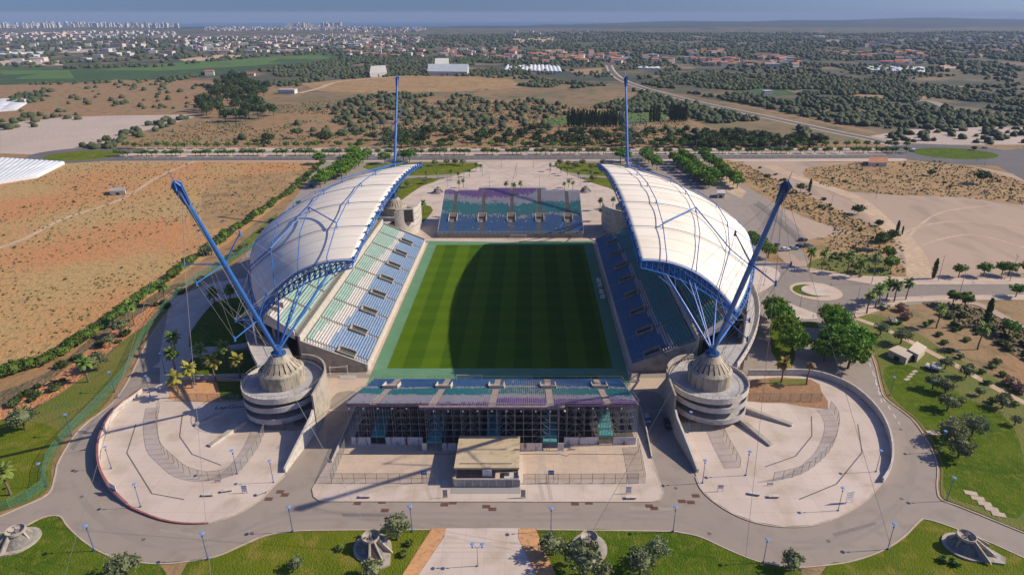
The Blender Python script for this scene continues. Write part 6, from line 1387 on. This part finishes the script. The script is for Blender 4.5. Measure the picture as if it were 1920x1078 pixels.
for px_, col_, nm in (([(640, 962), (760, 962), (762, 968), (642, 968)], (.20, .17, .15), 'road_patch'), ([(1180, 950), (1262, 952), (1262, 957), (1180, 955)], (.33, .28, .23), 'road_patch'), ([(300, 990), (380, 1002), (376, 1008), (296, 995)], (.32, .27, .225), 'road_patch'), ([(1560, 1000), (1640, 978), (1644, 983), (1565, 1006)], (.21, .18, .155), 'road_patch'), ([(130, 840), (150, 815), (158, 818), (138, 844)], (.21, .18, .16), 'road_patch')):
    lay(nm, GG(px_), mat('patch_%d' % int(col_[0]*100), col_, tuple(c*.9 for c in col_), 1), .028)
for q in ([(135, 905), (175, 960), (250, 1005), (345, 1022), (440, 1005), (520, 975), (640, 966), (960, 968), (1240, 966), (1320, 985), (1420, 1012), (1520, 1020), (1610, 1000), (1690, 940), (1712, 870), (1700, 810)],):
    for dx_ in (-5, 7): ribbon('tyre_wear', smooth(GG([(x+dx_*.3, y+dx_) for x, y in q]), 5, False), .9, mat('tyre_wear', (.255, .21, .175), (.285, .235, .195), .15, detail=8), .0262+.0016*(dx_ > 0), sm=0)
# ---- cars
def car_proto(body, van=0):
    t = thing('car', 's', 'car'); L, W = (4.3, 1.75) if not van else (5.2, 1.95); m = MB()
    prof = [(-.5, .35), (-.5, .8), (-.47, .95), (-.28, 1.0), (-.12, 1.0), (.5, .9), (.5, .35)] if not van else [(-.5, .4), (-.5, 2.0), (.22, 2.05), (.36, 1.15), (.5, 1.0), (.5, .4)]
    n = len(prof)
    for sgn in (0,): m.add([(x*L, -W/2, z) for x, z in prof]+[(x*L, W/2, z) for x, z in prof], [tuple(range(n-1, -1, -1)), tuple(range(n, 2*n))]+[(i, (i+1) % n, n+(i+1) % n, n+i) for i in range(n)])
    m.build('body', body, t, local=True)
    if not van:
        pr = [(-.42, .98), (-.33, 1.42), (.08, 1.44), (.24, .95)]; m = MB(); w1 = W*.44; m.add([(x*L, -w1, z) for x, z in pr]+[(x*L, w1, z) for x, z in pr], [(3, 2, 1, 0), (4, 5, 6, 7)]+[(i, (i+1) % 4, 4+(i+1) % 4, 4+i) for i in range(4)]); m.build('window', glass, t, local=True)
        m = MB(); m.box(-.32*L, .07*L, -w1+.02, w1-.02, 1.42, 1.47); m.build('roof', body, t, local=True)
    else: m = MB(); m.add([(.225*L, -W*.42, 1.98), (.35*L, -W*.42, 1.2), (.35*L, W*.42, 1.2), (.225*L, W*.42, 1.98)], [(0, 1, 2, 3)]); m.v = [(x+.03, y, z+.03) for x, y, z in m.v]; m.build('window', glass, t, local=True)
    for x in (-.31, .31):
        for y in (-1, 1): MB().tube((x*L, y*W*.38, .33), (x*L, y*W*.52, .33), .33, .33, 12).build('wheel', tyre, t, local=True)
    return t
cw, cs, ck, cv = [kindset([car_proto(c, v)]) for c, v in ((car_w, 0), (car_s, 0), (car_k, 0), (car_w, 1))]
for kd, x, y, a, l in ((cs, 1211, 787, 1.62, 'silver car parked in the lane beside the near stand'), (ck, 1252, 798, 1.5, 'dark car parked by the wall of the right tower lane'), (cv, 1712, 284, 1.2, 'white van entering the big roundabout'), (cw, 1472, 470, .1, 'white car in the small car park, left end'), (ck, 1456, 462, .9, 'dark car in the small car park behind the white one'), (cs, 1488, 468, .1, 'silver car in the middle of the small car park'), (ck, 1500, 464, .1, 'dark car at the right of the small car park'), (cs, 1515, 462, .1, 'silver car at the right end of the small car park'), (cw, 645, 304, .6, 'white car at the junction left of the far mast'), (cs, 1846, 279, 0, 'silver car on the road right of the big roundabout'), (cw, 1925, 276, .1, 'white car at the right edge by the roundabout'), (ck, 1505, 452, .2, 'black car beside the pale boundary fence')):
    X, Y = G(x, y); kd.put(0, (X, Y, T(X, Y)+.08), a, 1, l)

# ---- dugouts, goals, equipment
def dugout(Y, label):
    t = thing('dugout', label, 'dugout', (36.4, Y, .1)); m = MB()
    for k in range(6):
        a0, a1 = k*math.pi/12, (k+1)*math.pi/12; f = lambda a: (-1.0+1.9*math.sin(a)*1.0, 2.2*math.cos(a))
        (x0, z0), (x1, z1) = f(a0), f(a1); m.add([(x0, -2.2, z0), (x1, -2.2, z1), (x1, 2.2, z1), (x0, 2.2, z0)], [(0, 1, 2, 3)])
    m.build('canopy', white_p, t, local=True); MB().box(-.2, .35, -2.1, 2.1, .35, .5).build('bench', seat_blue, t, local=True)
    for s_ in (-1, 1): MB().box(-1, .85, s_*2.2-.04, s_*2.2+.04, 0, 1.7).build('side_panel', white_p, t, local=True)
dugout(8.5, 'white team shelter beside the pitch, farther one'); dugout(-2.5, 'white team shelter beside the pitch, nearer one')
def goal(x, y, a, label, w=7.32):
    t = thing('goal', label, 'goal', (x, y, .1), a); m = MB()
    for s_ in (-1, 1): m.tube((s_*w/2, 0, 0), (s_*w/2, 0, 2.44), .07, .07, 6); m.tube((s_*w/2, 0, 2.44), (s_*w/2, .9, 2.44), .04, .04, 4); m.tube((s_*w/2, .9, 2.44), (s_*w/2, 2, 0), .04, .04, 4)
    m.tube((-w/2, 0, 2.44), (w/2, 0, 2.44), .07, .07, 6); m.tube((-w/2, 2, 0), (w/2, 2, 0), .04, .04, 4); m.build('frame', white_p, t, local=True)
    m = MB(); m.add([(-w/2, .9, 2.44), (w/2, .9, 2.44), (w/2, 2, 0), (-w/2, 2, 0)], [(0, 1, 2, 3)]); m.build('net', mat('goal_net', (.7, .7, .7), alpha=.15), t, local=True)
goal(3.6, 63.5, 0, 'white goal standing in front of the far stand'); goal(-8.5, -64.5, math.pi, 'white goal showing over the front of the near stand')
x, y = G(636, 702); goal(x, y, .15, 'spare white goal behind the corner of the left stand', 5)
x, y = G(652, 709); t = thing('frame_pile', 'pile of white frames on the ground by the left stand corner', 'equipment', (x, y, .1)); 
for k in range(7): MB().tube((-2.4+rnd.uniform(-.4, .4), -.6+.2*k, .1+.05*k), (2.4+rnd.uniform(-.4, .4), -.5+.2*k, .12+.05*k), .06, .06, 5).build('bar', white_p, t, local=True)
shed([(1198, 688), (1206, 692), (1210, 684), (1202, 681)], 2.4, 'small dark red cabin in the corner of the shaded stand', burg, burg, 'cabin', .02)

# ---- crates heap by the farm shed and paving slabs
for k in range(5): X, Y = G(1820+13*k, 925+10*k); o = MB().box(-1.3, 1.3, -.7, .7, -.05, .05).build('paving_slab', kerb_m); o.location = (X, Y, .17); o.rotation_euler = (0, 0, -.3); tag(o, 'pale rectangular slab in the stepped row on the right lawn', 'paving slab', 'stepped slabs on the right lawn')
for k in range(4): X, Y = G(1700+5*k, 712-5*k); o = MB().box(-.9, .9, -.5, .5, -.05, .05).build('paving_slab', kerb_m); o.location = (X, Y, .17); o.rotation_euler = (0, 0, .4); tag(o, 'pale slab in the short row near the utility boxes', 'paving slab', 'slabs near the utility boxes')
X, Y = G(1750, 812); o = MB().box(-1.6, 1.6, -.9, .9, -.05, .06).build('paving_slab', kerb_m); o.location = (X, Y, .17); tag(o, 'single pale slab beside the road at right', 'paving slab')
for kd in ALLK: kd.prune()

# ---- haze: real air between the camera and the coast
m = bpy.data.materials.new('haze'); m.use_nodes = True; nt = m.node_tree; nt.nodes.clear(); o_ = nt.nodes.new('ShaderNodeOutputMaterial'); v = nt.nodes.new('ShaderNodeVolumePrincipled')
v.inputs['Color'].default_value = (.42, .55, .78, 1); v.inputs['Density'].default_value = 8.5e-5; v.inputs['Anisotropy'].default_value = .0; nt.links.new(v.outputs[0], o_.inputs['Volume'])
hz = MB().box(-21000, 21000, -1100, 20500, -170, 112).build('haze', m); tag(hz, 'thin blue haze over the whole countryside', 'haze', None, 'stuff')
hz.visible_shadow = True
